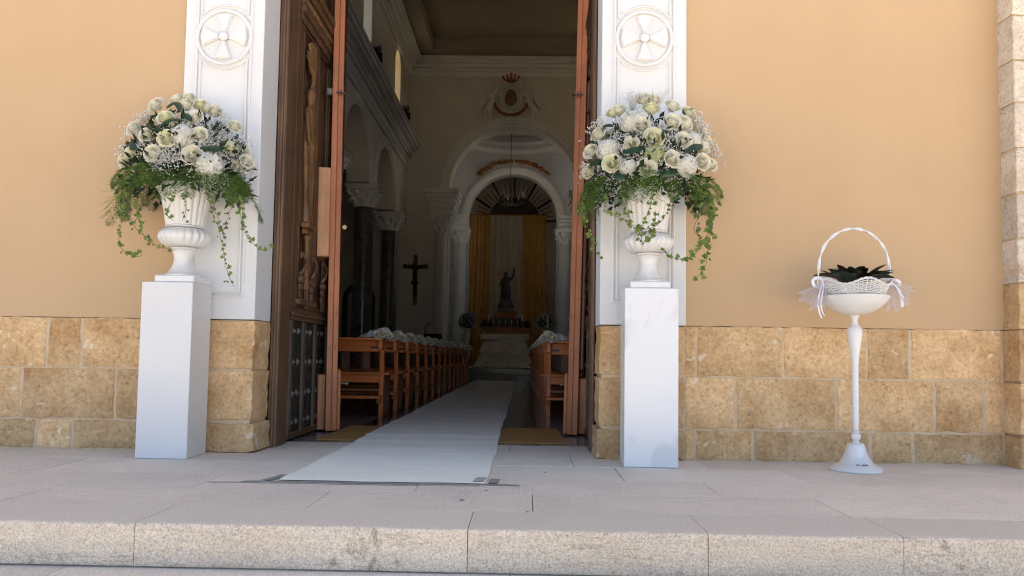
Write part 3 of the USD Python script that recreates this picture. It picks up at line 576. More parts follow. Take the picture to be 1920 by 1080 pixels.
M_brown = wood('shade_painted_door_wood', (.045, .02, .011), (.10, .05, .027), .55); M_carve = M_brown  # darker copy of the door woods: shade of the recess put into the colour
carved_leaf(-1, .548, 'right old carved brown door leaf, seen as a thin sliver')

def inner_leaf(s, X, lab):
    """A tall orange inner leaf, standing open: seen on its edge. s = +1: its outer side looks towards -x."""
    t = thing('inner_door', lab, 'door', (X, 1.42, .012), math.radians(14.5 if s > 0 else -5))
    UsdGeom.Xformable(t).AddRotateYOp().Set(-.35 if s > 0 else .95)     # the old leaves hang a little out of plumb
    def b(x0, x1, y0, y1, z0, z1, be=.004): return bx(s*x0, s*x1, y0, y1, z0, z1, be)
    obj('leaf', b(-.048, .0, .0, .95, .0, 4.5, .005), M_orange, t)
    obj('leaf_rebate', b(.001, .046, .012, .95, .0, 4.5, .005), M_orange, t)
    obj('kick_panel', b(.047, .075, .03, .90, .004, .52, .008), M_orange, t)
    obj('kick_panel', b(-.12, -.049, .06, .90, .004, .48, .008), M_orange, t)
    obj('latch', cat([b(-.02, .07, -.006, .0, 2.92, 2.935, .002), b(-.004, .004, -.008, .0, 2.90, 2.955, .001), b(.02, .028, -.008, .0, 2.90, 2.955, .001), b(.066, .074, -.02, .0, 2.915, 2.94, .002)]), M_iron, t)
    obj('screw', cat([moved(trimesh.creation.icosphere(1, .005), (s*dx, -.001, z)) for dx, z in ((-.03, .7), (-.012, .72), (.02, .71), (.03, 1.0), (-.03, 1.15))]), M_iron, t)
    return t
il = inner_leaf(1, -1.640, 'left orange inner door leaf seen on its edge with a tan box panel')
pb = obj('box_panel', bx(-.150, -.049, .0, .80, 1.49, 2.265, .006), M_tan, il)
obj('bracket', bx(-.10, -.049, -.02, .03, 2.90, 2.96, .008), M_stud, il)
obj('door_knob', cat([tube([(.076, .10, .40), (.12, .10, .40)], .008, 8), moved(trimesh.creation.icosphere(2, .016), (.125, .10, .40))]), M_stud, il, smooth=True)
ir = inner_leaf(-1, .405, 'right orange inner door leaf seen on its edge beside the carved leaf')
obj('side_moulding', cat([bx(.049, .085, .03, .12, .55, 2.78, .01), bx(.049, .085, .03, .12, 3.1, 4.5, .01)]), M_red, ir)
obj('scroll_bracket', cat([tube(smoothpts([(.05, .03, 2.78), (.10, .03, 2.86), (.115, .03, 2.98), (.085, .03, 3.05), (.07, .03, 3.0), (.085, .03, 2.96)], 6), .022, 8), bx(.049, .09, .01, .08, 2.80, 2.98, .012)]), M_red, ir, smooth=40)
obj('door_knob', cat([tube([(-.047, .10, .42), (-.10, .10, .42)], .008, 8), moved(trimesh.creation.icosphere(2, .016), (-.10, .10, .42))]), M_stud, ir, smooth=True)
# dark side cheeks of the lobby behind the leaves
vp = thing('lobby_panel', 'dark red panelled lobby side behind the right orange leaf', 'panel', (.66, 1.75, 0))
obj('panel', bx(.0, .05, .0, 1.1, .002, 4.5), M_red, vp)
for z0, z1 in ((.08, .62), (.72, 1.9), (2.0, 3.2)): obj('raised_field', bx(-.02, -.001, .10, 1.0, z0, z1, .01), M_red, vp)
vp = thing('lobby_panel', 'dark lobby side between the carved leaf and the left orange leaf', 'panel', (-1.9, 1.78, 0))
obj('panel', bx(-.05, .0, .0, .9, .002, 4.5), M_red, vp); obj('raised_field', bx(.001, .02, .1, .8, .1, 1.9, .01), M_red, vp)

# ---------------------------------------------------------------- runner, mat, tapes
M_run = mat('runner_felt', {'g': ('geometry', {}), 'mp': ('mapping', {'scale': (2, 9, 2)}), 'n': ('noise_texture', {'scale': 1, 'detail': 4}), 'r': ('rgb_ramp', {'ramp': [(.3, (.83, .79, .66)), (.7, (.90, .865, .73))]}), 'n2': ('noise_texture', {'scale': 320, 'detail': 2}), 'b': ('bump', {'strength': .35, 'distance': .004}), 'p': ('principled_bsdf', {'roughness': .92, 'specular_ior_level': .1, 'sheen_weight': .2})},
    [('g.position', 'mp.vector'), ('mp.vector', 'n.vector'), ('n.fac', 'r.fac'), ('r.color', 'p.base_color'), ('g.position', 'n2.vector'), ('n2.fac', 'b.height'), ('b.normal', 'p.normal')])
M_mat = simple('coir_mat', (.46, .265, .10), .95, .25, 90, .8, 260, coord='pos', spec=.1)
M_tape = simple('grey_cloth_tape', (.30, .285, .26), .55, .22, 22, .3, 200, coord='pos', stretch=(1, 6, 1))
M_tape2 = simple('pale_dusty_tape', (.46, .43, .40), .6, .2, 30, .3, 200, coord='pos')
# waves across the runner where it was folded
Yr = np.concatenate([np.arange(-1.105, 2.5, .035), np.arange(2.5, 16.6, .16)]); U = np.linspace(0, 1, 15); V = []
rr = np.random.default_rng(3); ph = rr.uniform(0, 6, 6)
for y in Yr:
    t_ = (y+1.1)/17.7; xl, xr = -1.262-.155*t_, -.192-.045*t_
    xl += .006*math.sin(y*2.1)+.004*math.sin(y*7.3); xr += .006*math.sin(y*1.7+1)+.004*math.sin(y*6.1)
    wv = sum(.0009*math.sin(y*k+ph[i]) for i, k in enumerate((3.1, 5.7, 9.3, 14.2))) + .011*math.exp(-((y-1.15)/.07)**2) + .009*math.exp(-((y-2.6)/.12)**2) + .010*math.exp(-((y-4.3)/.14)**2) + .01*math.exp(-((y-6.6)/.15)**2)+.004*math.exp(-((y-.31)/.03)**2)
    sm = lambda q: q*q*(3-2*q)
    base = .0075+.0085*sm(min(1, max(0, (y-.70)/.10)))*(1-sm(min(1, max(0, (y-2.0)/.3))))
    for u in U:
        fl = .0009*math.sin(y*11+u*9)+.0006*math.sin(u*23+y*4)
        V.append((xl+(xr-xl)*u, y, base+wv+fl))
V = np.array(V); k = len(U); F = [(i*k+j, i*k+j+1, (i+1)*k+j+1, (i+1)*k+j) for i in range(len(Yr)-1) for j in range(k-1)]
B = V.copy(); B[:, 2] -= .005; o = len(V); n_ = len(Yr)
F += [(o+i*k+j, o+(i+1)*k+j, o+(i+1)*k+j+1, o+i*k+j+1) for i in range(n_-1) for j in range(k-1)]
F += [(i*k, (i+1)*k, o+(i+1)*k, o+i*k) for i in range(n_-1)] + [((i+1)*k+k-1, i*k+k-1, o+i*k+k-1, o+(i+1)*k+k-1) for i in range(n_-1)] + [(j+1, j, o+j, o+j+1) for j in range(k-1)]
obj('carpet_runner', tm(np.vstack([V, B]), np.array(F)), M_run, smooth=60, label='long off-white felt runner laid from the porch up the aisle', cat='carpet')
obj('doormat', bx(-1.60, .315, .80, 2.0, .001, .0105, .003), M_mat, label='tan coir mat across the threshold under the white runner', cat='doormat')
def tape(P, w, z, mt, lab, seed=1):
    P = np.asarray(P, float); L = np.linalg.norm(P[1]-P[0]); d = (P[1]-P[0])/L; nrm = np.array([-d[1], d[0]]); n = max(8, int(L/.03)); r = np.random.default_rng(seed); V = []
    for i in range(n+1):
        q = P[0]+d*L*i/n; j = r.uniform(-1, 1)*.0015
        e = r.uniform(-.012, .012) if i in (0, n) else 0
        V += [(*(q+nrm*(w/2+j)+d*e), z+r.uniform(0, .0016)), (*(q-nrm*(w/2-j)-d*e), z+r.uniform(0, .0016))]
    V = np.array(V); B = V-[0, 0, .001]; o = len(V)
    F = [(2*i+1, 2*i+3, 2*i+2, 2*i) for i in range(n)] + [(o+2*i, o+2*i+2, o+2*i+3, o+2*i+1) for i in range(n)] + [(2*i, 2*i+2, o+2*i+2, o+2*i) for i in range(n)] + [(2*i+3, 2*i+1, o+2*i+1, o+2*i+3) for i in range(n)]
    return obj('adhesive_tape', tm(np.vstack([V, B]), np.array(F)), mt, label=lab, cat='tape')
tape([(-1.44, -1.155), (-.02, -1.135)], .040, .0028, M_tape, 'long grey tape strip across the front end of the runner', 1)
tape([(-1.335, -1.125), (-1.292, -.93)], .048, .0048, M_tape, 'short grey tape on the left front corner of the runner', 2)
tape([(-.158, -1.105), (-.150, -.95)], .05, .0048, M_tape, 'short grey tape on the right front corner of the runner', 3)
tape([(-.235, -1.09), (-.222, -.955)], .052, .0125, M_tape2, 'pale tape patch lying on the right front corner of the runner', 6)
tape([(-1.62, -1.185), (-.22, -1.185)], .018, .0016, M_tape2, 'thin pale tape edge on the porch before the runner', 4)
# flattened chewing gum and pebbles on the porch
for i, (px_, py_) in enumerate(((866, 938), (911, 921), (1022, 886), (989, 960))):
    p = CAM + ray(px_, py_)*((0-CAM[2])/ray(px_, py_)[2]); r = .012-.0018*i; n = 12
    a = np.linspace(0, 2*PI, n, endpoint=False); q = Polygon([(p[0]+r*(1+.15*math.sin(3*t+i))*math.cos(t), p[1]+r*(1+.2*math.cos(2*t+i))*math.sin(t)) for t in a])
    obj('chewing_gum', ext_xy(q, .0014, .0036), M_joint, label=['dark gum spot in front of the tape, right of centre', 'dark gum spot just below the right end of the long tape', 'grey gum spot on the slab between runner and right pedestal', 'tiny dark gum spot nearest the porch edge'][i], cat='gum spot')

# ---------------------------------------------------------------- pedestals and urns
M_ped = mat('glossy_white_laminate', {'tc': ('texture_coordinate', {}), 'mp': ('mapping', {'scale': (1.6, 1.6, .9)}), 'n': ('noise_texture', {'scale': 2.6, 'detail': 4, 'roughness': .5, 'distortion': .4}), 'r': ('rgb_ramp', {'ramp': [(.52, (.79, .78, .755)), (.60, (.68, .675, .665))]}), 'rr': ('rgb_ramp', {'ramp': [(.4, (.25,)*3), (.6, (.45,)*3)]}), 'p': ('principled_bsdf', {'roughness': .3, 'coat_weight': .3, 'coat_roughness': .15})},  # grey blotches in the base colour stand in for mirrored surroundings
    [('tc.object', 'mp.vector'), ('mp.vector', 'n.vector'), ('n.fac', 'r.fac'), ('r.color', 'p.base_color'), ('n.fac', 'rr.fac'), ('rr.color', 'p.roughness')])
PL = (-2.243, -.235); PR = (.784, -.245); PH = 1.10
t = thing('flower_pedestal', 'plain white square pedestal left of the door under the left urn', 'pedestal', (PL[0], PL[1], 0), math.radians(.8), group='white flower pedestals')
obj('column', bx(-.160, .160, -.150, .150, .003, PH, .0035), M_paint, t); obj('foot_gasket', bx(-.155, .155, -.145, .145, 0, .0028), M_joint, t)
t = thing('flower_pedestal', 'glossy white square pedestal with reflections painted as greyish blotches right of the door', 'pedestal', (PR[0], PR[1], 0), math.radians(-2.5), group='white flower pedestals')
obj('column', bx(-.164, .164, -.155, .155, .003, PH, .0035), M_ped, t); obj('foot_gasket', bx(-.159, .159, -.15, .15, 0, .0028), M_joint, t)
M_urn = simple('white_glazed_resin', (.77, .762, .74), .3, .02, 6, .03, 60, spec=.5, coat=.15)
def make_urn(loc, lab, rz):
    t = thing('urn', lab, 'urn', loc, rz, group='white fluted urns')
    obj('square_plinth', cat([bx(-.125, .125, -.125, .125, 0, .045, .006)]), M_urn, t)
    fl = lambda n, amp, ph=0: (lambda a, z, r: 1+amp*np.abs(np.cos(a*n/2+ph))-amp*.5)
    obj('foot', lathe([(.115, .0455), (.118, .052), (.112, .060), (.098, .066), (.092, .072), (.078, .092), (.064, .12), (.057, .15), (.057, .175), (.064, .20), (.073, .215)], 48, lambda a, z, r: 1+(.035*np.abs(np.cos(a*9))-.017 if .075 < z < .205 else 0)), M_urn, t, smooth=50)
    obj('collar', lathe([(.074, .2155), (.084, .221), (.086, .228), (.080, .234)], 48), M_urn, t, smooth=50)
    gad = [(.082, .2345), (.112, .243), (.138, .262), (.152, .285), (.156, .305), (.150, .325), (.134, .345), (.114, .357)]
    obj('gadrooned_bulb', lathe(gad, 120, lambda a, z, r: 1+(.085*np.abs(np.cos(a*10))-.05)*min(1, max(0, (z-.236)/.03))*min(1, max(0.15, (.357-z)/.02))), M_urn, t, smooth=60)
    obj('waist', lathe([(.113, .3575), (.119, .361), (.119, .368), (.113, .372)], 48), M_urn, t, smooth=50)
    bell = [(.1125, .3725), (.117, .40), (.123, .44), (.130, .48), (.140, .53), (.153, .575), (.168, .605)]
    obj('fluted_body', lathe(bell, 120, lambda a, z, r: 1+(.085*np.abs(np.cos(a*10))-.05)), M_urn, t, smooth=60)
    obj('rim', lathe([(.165, .6055), (.182, .612), (.187, .622), (.184, .632), (.168, .636), (.155, .628), (.150, .60)], 48), M_urn, t, smooth=50)
    return t
make_urn((PL[0]+.03, PL[1]+.0, PH+.001), 'white fluted urn on the left pedestal holding the left bouquet', 0)
make_urn((PR[0]-.005, PR[1]+.0, PH+.001), 'white fluted urn on the right pedestal holding the right bouquet', math.radians(-2.5))
# ---------------------------------------------------------------- flowers
def leafmat(name, c1, c2, rough=.45, tr=.3, vs=14, dv=.25):
    return mat(name, {'g': ('geometry', {}), 'n': ('noise_texture', {'scale': vs, 'detail': 3}), 'r': ('rgb_ramp', {'ramp': [(.32, c1), (.68, c2)]}), 'v': ('math', {'math_type': 'multiply_add', 'value2': 2*dv, 'value3': 1-dv}), 'h': ('hsv', {}),
        'p': ('principled_bsdf', {'roughness': rough, 'specular_ior_level': .4}), 't': ('translucent_bsdf', {}), 'm': ('mix_closure', {'fac': tr})},
        [('g.position', 'n.vector'), ('n.fac', 'r.fac'), ('r.color', 'h.color'), ('g.random_per_island', 'v.value1'), ('v.value', 'h.value'), ('h.color', 'p.base_color'), ('h.color', 't.color'), ('p.BSDF', 'm.closure1'), ('t.BSDF', 'm.closure2')], surface='m.closure')
M_rose = leafmat('rose_petal', (.945, .92, .74), (.97, .955, .86), .6, .30, 20, .05)
M_rose2 = leafmat('rose_petal_greenish', (.92, .91, .63), (.955, .94, .77), .6, .30, 20, .05)
M_hyd = leafmat('hydrangea_petal', (.84, .84, .74), (.90, .90, .84), .6, .3, 30, .08)
M_hydg = leafmat('green_hydrangea_petal', (.58, .62, .30), (.74, .76, .46), .6, .3, 30)
M_gyp = leafmat('baby_breath', (.88, .88, .86), (.93, .93, .91), .7, .35, 60, .05)
M_twig = leafmat('green_twig', (.30, .34, .22), (.42, .45, .32), .6, .2)
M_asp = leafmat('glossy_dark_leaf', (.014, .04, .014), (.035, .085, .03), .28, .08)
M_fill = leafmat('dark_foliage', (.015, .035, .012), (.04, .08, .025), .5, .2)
M_fern = leafmat('asparagus_fern', (.095, .20, .03), (.23, .37, .07), .55, .35)
M_ivy = leafmat('ivy_leaf', (.13, .25, .035), (.30, .42, .09), .42, .3, 30)
M_ivyd = leafmat('dull_ivy_leaf', (.10, .15, .06), (.24, .27, .13), .5, .3, 60)
M_stem = simple('ivy_stem', (.16, .10, .05), .7, .3, 20)

def petal_patch(az, spread, r0, r1, z0, z1, curl, tilt, nu=4, nv=4, ph=0.0, th=0.0):
    V = []
    for j in range(nv+1):
        v = j/nv
        for i in range(nu+1):
            u = -1+2*i/nu
            w = spread*(0.45+.75*math.sin(min(1, v*.9+.12)*PI/2))*(1 if v < .8 else 1-.35*(v-.8)/.2)
            rad = r0+(r1-r0)*v**.8 + curl*max(0, v-.6)**2*4 + curl*.35*u*u*v*v
            z = z0+(z1-z0)*(1-(1-v)**1.6) - curl*.5*max(0, v-.7)**2*6 - tilt*u*u*v*.5 + .03*(z1-z0)*math.sin(u*5+ph)*v
            a = az+u*w
            V.append((rad*math.cos(a), rad*math.sin(a), z))
    F = []
    for j in range(nv):
        for i in range(nu):
            p = j*(nu+1)+i; F.append((p, p+1, p+nu+2, p+nu+1))
    return np.array(V), np.array(F)
def rose(R, seed, openness=1.0):
    """A bud wound in a spiral, then three whorls of cupped petals whose rims roll outwards."""
    r = np.random.default_rng(seed); Vs, Fs, o = [], [], 0
    bud = lathe([(R*.10, -R*.3), (R*.15, R*.2), (R*.15, R*.62), (R*.10, R*.78), (R*.01, R*.74)], 12, lambda a, z, q: 1+.18*np.sin(a*2+z/R*5), cap=False)
    Vs.append(np.array(bud.vertices)); Fs.append(np.array(bud.faces)); o = len(bud.vertices)
    def petal(az, r0, r1, z1, hw, roll, lean):
        nonlocal o
        nu, nv = 6, 6; V = []
        for j in range(nv+1):
            v = j/nv
            for i in range(nu+1):
                u = -1+2*i/nu; w = hw*(.55+.45*math.sin(min(1, v*1.15)*PI/2))*(1-.30*max(0, v-.75)**2*8)
                belly = math.sin(v*PI*.62)
                rad = r0+(r1-r0)*belly+lean*v*v + roll*max(0, v-.72)**2*9*(1+.4*u*u)
                z = -R*.45+(z1+R*.45)*v**.92 - roll*max(0, v-.78)**2*9 - R*.12*u*u*v + R*.03*math.sin(u*4+az*3)*v
                a_ = az+u*w; V.append((rad*math.cos(a_), rad*math.sin(a_), z))
        k = nu+1; F = [(j*k+i, j*k+i+1, (j+1)*k+i+1, (j+1)*k+i) for j in range(nv) for i in range(nu)]
        F = np.array(F); F = np.vstack([F[:, [0, 1, 2]], F[:, [0, 2, 3]]]); Vs.append(np.array(V)); Fs.append(F+o); o += len(V)
    for n, r0, r1, z1, hw, roll, lean in ((2, .13, .20, .86, 1.6, .02, .0), (3, .17, .30, .93, 1.35, .04, .0), (3, .21, .40, .95, 1.25, .06, .01), (4, .25, .51, .90, 1.05, .09, .03), (5, .28, .62, .82, .92, .13, .06*openness), (5, .32, .74, .68, .92, .19*openness, .10*openness), (6, .34, .84, .46, .80, .24*openness, .16*openness)):
        a0 = r.uniform(0, 6.28)
        for q in range(n): petal(a0+2*PI*q/n+r.uniform(-.12, .12), R*r0, R*r1*r.uniform(.95, 1.05), R*(z1+r.uniform(-.05, .05)), hw, R*roll*r.uniform(.6, 1.4), R*lean)
    return trimesh.Trimesh(np.vstack(Vs), np.vstack(Fs), process=False)
ROSES = [rose(1.0, 100+i, .88+.08*(i % 4)) for i in range(7)]
def hydrangea(R, seed):
    r = np.random.default_rng(seed); ms = []
    for k in range(58):
        z = 1-1.45*(k+.5)/58; a = k*2.39996; q = math.sqrt(max(0, 1-z*z)); d = np.array([q*math.cos(a), q*math.sin(a), z])
        Rm = frame(d+r.normal(0, .15, 3)); s = R*.30*r.uniform(.85, 1.15); V, F, o = [], [], 0
        for p in range(4):
            an = p*PI/2+r.uniform(-.15, .15); c, s_ = math.cos(an), math.sin(an)
            for (x, y, zz) in ((0, 0, 0), (.5, .48, .12), (1.02, .30, .05), (1.1, 0, .10), (1.02, -.30, .05), (.5, -.48, .12)): V.append((x*c-y*s_, x*s_+y*c, zz))
            F += [(o, o+5, o+4), (o, o+4, o+3), (o, o+3, o+2), (o, o+2, o+1)]; o += 6
        m = trimesh.Trimesh(np.array(V)*s, np.array(F), process=False); m.apply_transform(Rm); m.apply_translation(d*R*r.uniform(.9, 1.05)); ms.append(m)
    return cat(ms)
def gyp_spray(seed, L=.135, n=80, spread=.085):
    """Baby's breath: thin forked twigs, each ended by a tiny double flower."""
    r = np.random.default_rng(seed); dots, tw = [], []
    for k in range(n):
        e = np.array([r.normal(0, spread*.55), r.normal(0, spread*.55), L*r.uniform(.62, 1.05)])
        m = trimesh.creation.icosphere(0, r.uniform(.0036, .0058)); m.vertices *= r.uniform(.75, 1.2, (len(m.vertices), 1)); m.apply_scale([1, 1, r.uniform(.6, .9)]); m.apply_transform(frame(r.normal(0, 1, 3))); m.apply_translation(e); dots.append(m)
        mid = e*.6+r.normal(0, .008, 3); tw.append(tube([(0, 0, 0), mid, e], .00032, 3, False))
    return cat(dots), cat(tw)
SPRAYS = [gyp_spray(300+i) for i in range(6)]
def strap(P, w, n=10, roll=0.0, twist=0.0, side=None):
    """A broad strap-shaped leaf along the points P, with a fold along its midrib."""
    C = smoothpts(P, 5); N = len(C); T = np.gradient(C, axis=0); T /= np.linalg.norm(T, axis=1, keepdims=True); V = []
    s0 = np.array([0, -1.0, .2]) if side is None else np.asarray(side, float)
    for i in range(N):
        t = i/(N-1); b = np.cross(T[i], s0); b /= np.linalg.norm(b)+1e-9; nrm = np.cross(b, T[i]); ww = w*max(.04, math.sin(PI*min(1, t*.92+.05))**.6)
        a = roll+twist*t; bb = b*math.cos(a)+nrm*math.sin(a); nn = np.cross(T[i], bb)
        V += [C[i]-bb*ww+nn*ww*.25, C[i]-bb*ww*.5+nn*ww*.03, C[i]-nn*ww*.06, C[i]+bb*ww*.5+nn*ww*.03, C[i]+bb*ww+nn*ww*.25]
    F = [(i*5+j, i*5+j+1, (i+1)*5+j+1, (i+1)*5+j) for i in range(N-1) for j in range(4)]
    return tm(np.array(V), np.array(F))
def ivy_leaf(s, seed):
    r = np.random.default_rng(seed)
    pts = [(0, 0), (.30, -.16), (.62, .10), (.40, .30), (.52, .66), (.20, .62), (0, 1.12), (-.20, .62), (-.52, .66), (-.40, .30), (-.62, .10), (-.30, -.16)]
    V = [(0, .30, -.06)]+[(x*r.uniform(.85, 1.1), y*r.uniform(.9, 1.1), .13*abs(x)+.10*(y-.4)**2+r.uniform(-.03, .03)) for x, y in pts]
    n = len(pts); F = [(0, 1+i, 1+(i+1) % n) for i in range(n)]
    return trimesh.Trimesh(np.array(V)*s, np.array(F), process=False)
IVY = [ivy_leaf(1.0, 500+i) for i in range(6)]
def frond(seed, L, droop, az, tilt, fl=1.0):
    """A feathery asparagus-fern frond: a curved rib with rows of finely needled side twigs."""
    r = np.random.default_rng(seed); rib = []
    d = np.array([math.cos(az)*math.cos(tilt), math.sin(az)*math.cos(tilt), math.sin(tilt)]); p = np.zeros(3); N = 14
    for i in range(N+1):
        rib.append(p.copy()); p = p+d*L/N; d = d+np.array([0, 0, -droop/N]); d /= np.linalg.norm(d)
    rib = np.array(rib); V, F = [], []
    def blade(a, b, w):
        o = len(V); t = b-a; q = np.cross(t, r.normal(0, 1, 3)); q /= np.linalg.norm(q)+1e-9
        V.extend([a-q*w*.5, a+q*w*.5, (a+b)/2+q*w, b, (a+b)/2-q*w]); F.extend([(o, o+1, o+2), (o, o+2, o+4), (o+4, o+2, o+3)])
    for i in range(1, N+1):
        t = (rib[min(i+1, N)]-rib[i-1]); t /= np.linalg.norm(t); sd = np.cross(t, [0, 0, 1.0]); sd /= np.linalg.norm(sd)+1e-9
        for s in (-1, 1):
            for h in (0, .5):
                b = rib[i]-(rib[i]-rib[i-1])*h; l = L*.30*fl*math.sin(PI*(.12+.86*i/N))**.8*r.uniform(.8, 1.15)+.006
                dd = sd*s*.8+t*.6+r.normal(0, .16, 3); dd /= np.linalg.norm(dd); e = b+dd*l+np.array([0, 0, -.12*l]); blade(b, e, .0009)
                for q in np.linspace(.25, 1, 5):
                    c = b+(e-b)*q
                    for s2 in (-1, 1):
                        n2 = np.cross(dd, [0, 0, 1.0]); f = dd*.7+n2*s2*.7+r.normal(0, .25, 3); blade(c, c+f/np.linalg.norm(f)*(.008+.010*(1-q*.4)), .0011)
    m = trimesh.Trimesh(np.array(V), np.array(F), process=False)
    return cat([m, tube(rib, .0011, 3, False)])

def bouquet(lab, C, a, c, b, roses, hyds, ivy, straps, gyps, seed, crop, ferns, Yc):
    """C: centre of the dome at the urn's rim, a: half width, c: half depth, b: height. Places given as photograph pixels lie on the dome."""
    r = np.random.default_rng(seed)
    t = thing('flower_arrangement', lab, 'bouquet', C, 0, group='bouquets of white roses on urns')
    def on(px, py, out=1.0):
        x0, y0, s = crop; p = at(x0+px/s, y0+py/s, Yc-.20)-C
        q = (p[0]/a)**2+(max(p[2], -.05)/b)**2
        dep = -c*math.sqrt(max(.02, 1-min(q, .98)))
        p = at(x0+px/s, y0+py/s, C[1]+dep*.9)-C
        d = np.array([p[0]/a**2, p[1]/c**2, max(p[2], 0)/b**2+.4]); d /= np.linalg.norm(d)
        return p*out, d
    # dark leafy core
    n = 760; V, F = [], []
    for k in range(n):
        z = r.uniform(-.28, 1); an = r.uniform(0, 2*PI); q = math.sqrt(max(0, 1-z*z)) if z > 0 else 1-.3*abs(z)
        rad = r.uniform(.60, .97); p = np.array([a*q*math.cos(an), c*q*math.sin(an), b*z])*rad
        d = p/np.linalg.norm(p)+r.normal(0, .7, 3); d /= np.linalg.norm(d); s = np.cross(d, r.normal(0, 1, 3)); s /= np.linalg.norm(s); L, w = r.uniform(.04, .09), r.uniform(.010, .020); o = len(V)
        nn = np.cross(d, s)*.006; V += [p, p+d*L*.4+s*w+nn, p+d*L, p+d*L*.4-s*w+nn, p+d*L*.45-nn]; F += [(o, o+1, o+4), (o+1, o+2, o+4), (o+2, o+3, o+4), (o+3, o, o+4)]
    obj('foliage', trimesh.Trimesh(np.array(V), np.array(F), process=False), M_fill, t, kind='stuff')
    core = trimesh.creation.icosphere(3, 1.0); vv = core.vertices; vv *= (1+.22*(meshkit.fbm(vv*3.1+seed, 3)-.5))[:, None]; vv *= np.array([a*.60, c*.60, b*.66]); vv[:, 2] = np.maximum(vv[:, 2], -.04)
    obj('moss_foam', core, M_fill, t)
    k = 0
    for (px, py, sc) in roses:
        p, d = on(px, py, 1.0); R = .0475*sc
        d = d/np.linalg.norm(d)+np.array([0, -1.05, -.05])+r.normal(0, .16, 3); m = ROSES[(k*3+seed) % 7].copy(); m.apply_transform(rot(r.uniform(0, 6.28), [0, 0, 1])); m.apply_scale([R, R, R*.95]); m.apply_transform(frame(d)); m.apply_translation(p-d/np.linalg.norm(d)*R*.35)
        obj('rose', m, M_rose2 if k % 4 == 1 else M_rose, t, smooth=60); k += 1
    for q in range(9):                      # the far side, round the back
        an = math.radians(15+q*19); z = r.uniform(.1, .85); qq = math.sqrt(1-z*z); d = np.array([qq*math.cos(an), qq*math.sin(an), z]); p = d*np.array([a, c, b])*.95
        m = ROSES[q % 7].copy(); m.apply_scale(.05); m.apply_transform(frame(d)); m.apply_translation(p); obj('rose', m, M_rose, t, smooth=60)
    for i, (px, py, sc, green) in enumerate(hyds):
        p, d = on(px, py, .97); m = hydrangea(.056*sc, seed+i); m.apply_transform(frame(d)); m.apply_translation(p-d*.02)
        obj('hydrangea', m, M_hydg if green else M_hyd, t, label='pale green hydrangea head' if green else None)
    x0_, y0_, s_0 = crop
    g2 = []
    while len(g2) < 22:
        an, q = r.uniform(0, PI), math.sqrt(r.uniform(0, 1)); gp = (np.mean([w[0] for w in roses])+q*math.cos(an)*300, 440-q*math.sin(an)*300)
        if min((gp[0]-w[0])**2+(gp[1]-w[1])**2 for w in roses) > 38**2: g2.append((*gp, 1.0))
    for i, (px, py, out) in enumerate(list(gyps)+g2):
        p, d = on(px, py, .90 if out <= 1 else out*.94); dots, tw = SPRAYS[i % 6]; R = frame(d+r.normal(0, .18, 3)) @ rot(r.uniform(0, 6), [0, 0, 1])
        base = p-d/np.linalg.norm(d)*.115
        s = obj('baby_breath_spray', moved(dots, base, R), M_gyp, t, kind='stuff'); obj('twigs', moved(tw, base, R), M_twig, s)
    for i, pts in enumerate(straps):
        P = []
        for j, (px, py) in enumerate(pts): p, d = on(px, py, 1.03+.02*(j % 2)); P.append(p)
        if len(P) == 2: P = [P[0], (P[0]+P[1])/2*1.06, P[1]]
        obj('strap_leaf', strap(P, .024, side=d), M_asp, t, smooth=True)
    for i, (an, L, dr, ti, z, rad) in enumerate(ferns):
        an_ = math.radians(an); m = frond(seed*50+i, L, dr, an_, ti, 1.0); m.apply_translation([rad*a*math.cos(an_), rad*c*math.sin(an_), z]); obj('fern_frond', m, M_fern, t)
    for i, (pts, yd, sz, dull) in enumerate(ivy):
        x0, y0, s = crop; P = []
        for j, (px, py) in enumerate(pts): P.append(at(x0+px/s, y0+py/s, Yc+yd-.03*math.sin(j*1.3))-C)
        S = smoothpts(P, 8) if len(P) > 2 else np.linspace(P[0], P[1], 8); S = S+(meshkit.noise(S*40+i, 3)-.5)[:, None]*np.array([.01, .012, .006])
        st = obj('ivy_trail', tube(S, .0016, 5), M_stem, t)
        L = np.concatenate([[0], np.cumsum(np.linalg.norm(np.diff(S, axis=0), axis=1))]); n = max(4, int(L[-1]/.021))
        for q in range(n):
            u = L[-1]*(q+.6)/n; p = np.array([np.interp(u, L, S[:, x]) for x in range(3)]); sz_ = sz*r.uniform(.55, 1.15)
            m = IVY[(q+i) % 6].copy(); m.apply_scale(sz_); m.apply_transform(rot(r.uniform(-2.6, 2.6), [0, 0, 1])); m.apply_transform(rot(PI/2+r.uniform(-.7, .5), [1, 0, 0])); m.apply_transform(rot(r.uniform(-.7, .7), [0, 0, 1]))
            off = np.array([r.normal(0, .010), -abs(r.normal(0, .010)), r.normal(0, .008)]); m.apply_translation(p+off)
            obj('ivy_leaf', m, M_ivyd if dull and q % 3 else M_ivy, st)
    return t
def ring_ferns(r, n, a0=180, a1=360):
    return [(r.uniform(a0, a1), r.uniform(.15, .27), r.uniform(1.6, 3.6), r.uniform(-.5, .25), r.uniform(-.02, .06), r.uniform(.55, .9)) for _ in range(n)]
CL = np.array([PL[0]+.035, PL[1]+.0, 1.775]); CR = np.array([PR[0]-.0, PR[1]+.0, 1.77])
rg = np.random.default_rng(8)
sideL = [(182+rg.uniform(-14, 22), rg.uniform(.24, .36), rg.uniform(2.6, 4.2), rg.uniform(-.7, -.1), .0, rg.uniform(.65, .88)) for _ in range(6)] + [(350+rg.uniform(-25, 14), rg.uniform(.16, .26), rg.uniform(2.2, 3.6), -.2, .03, .8) for _ in range(7)]
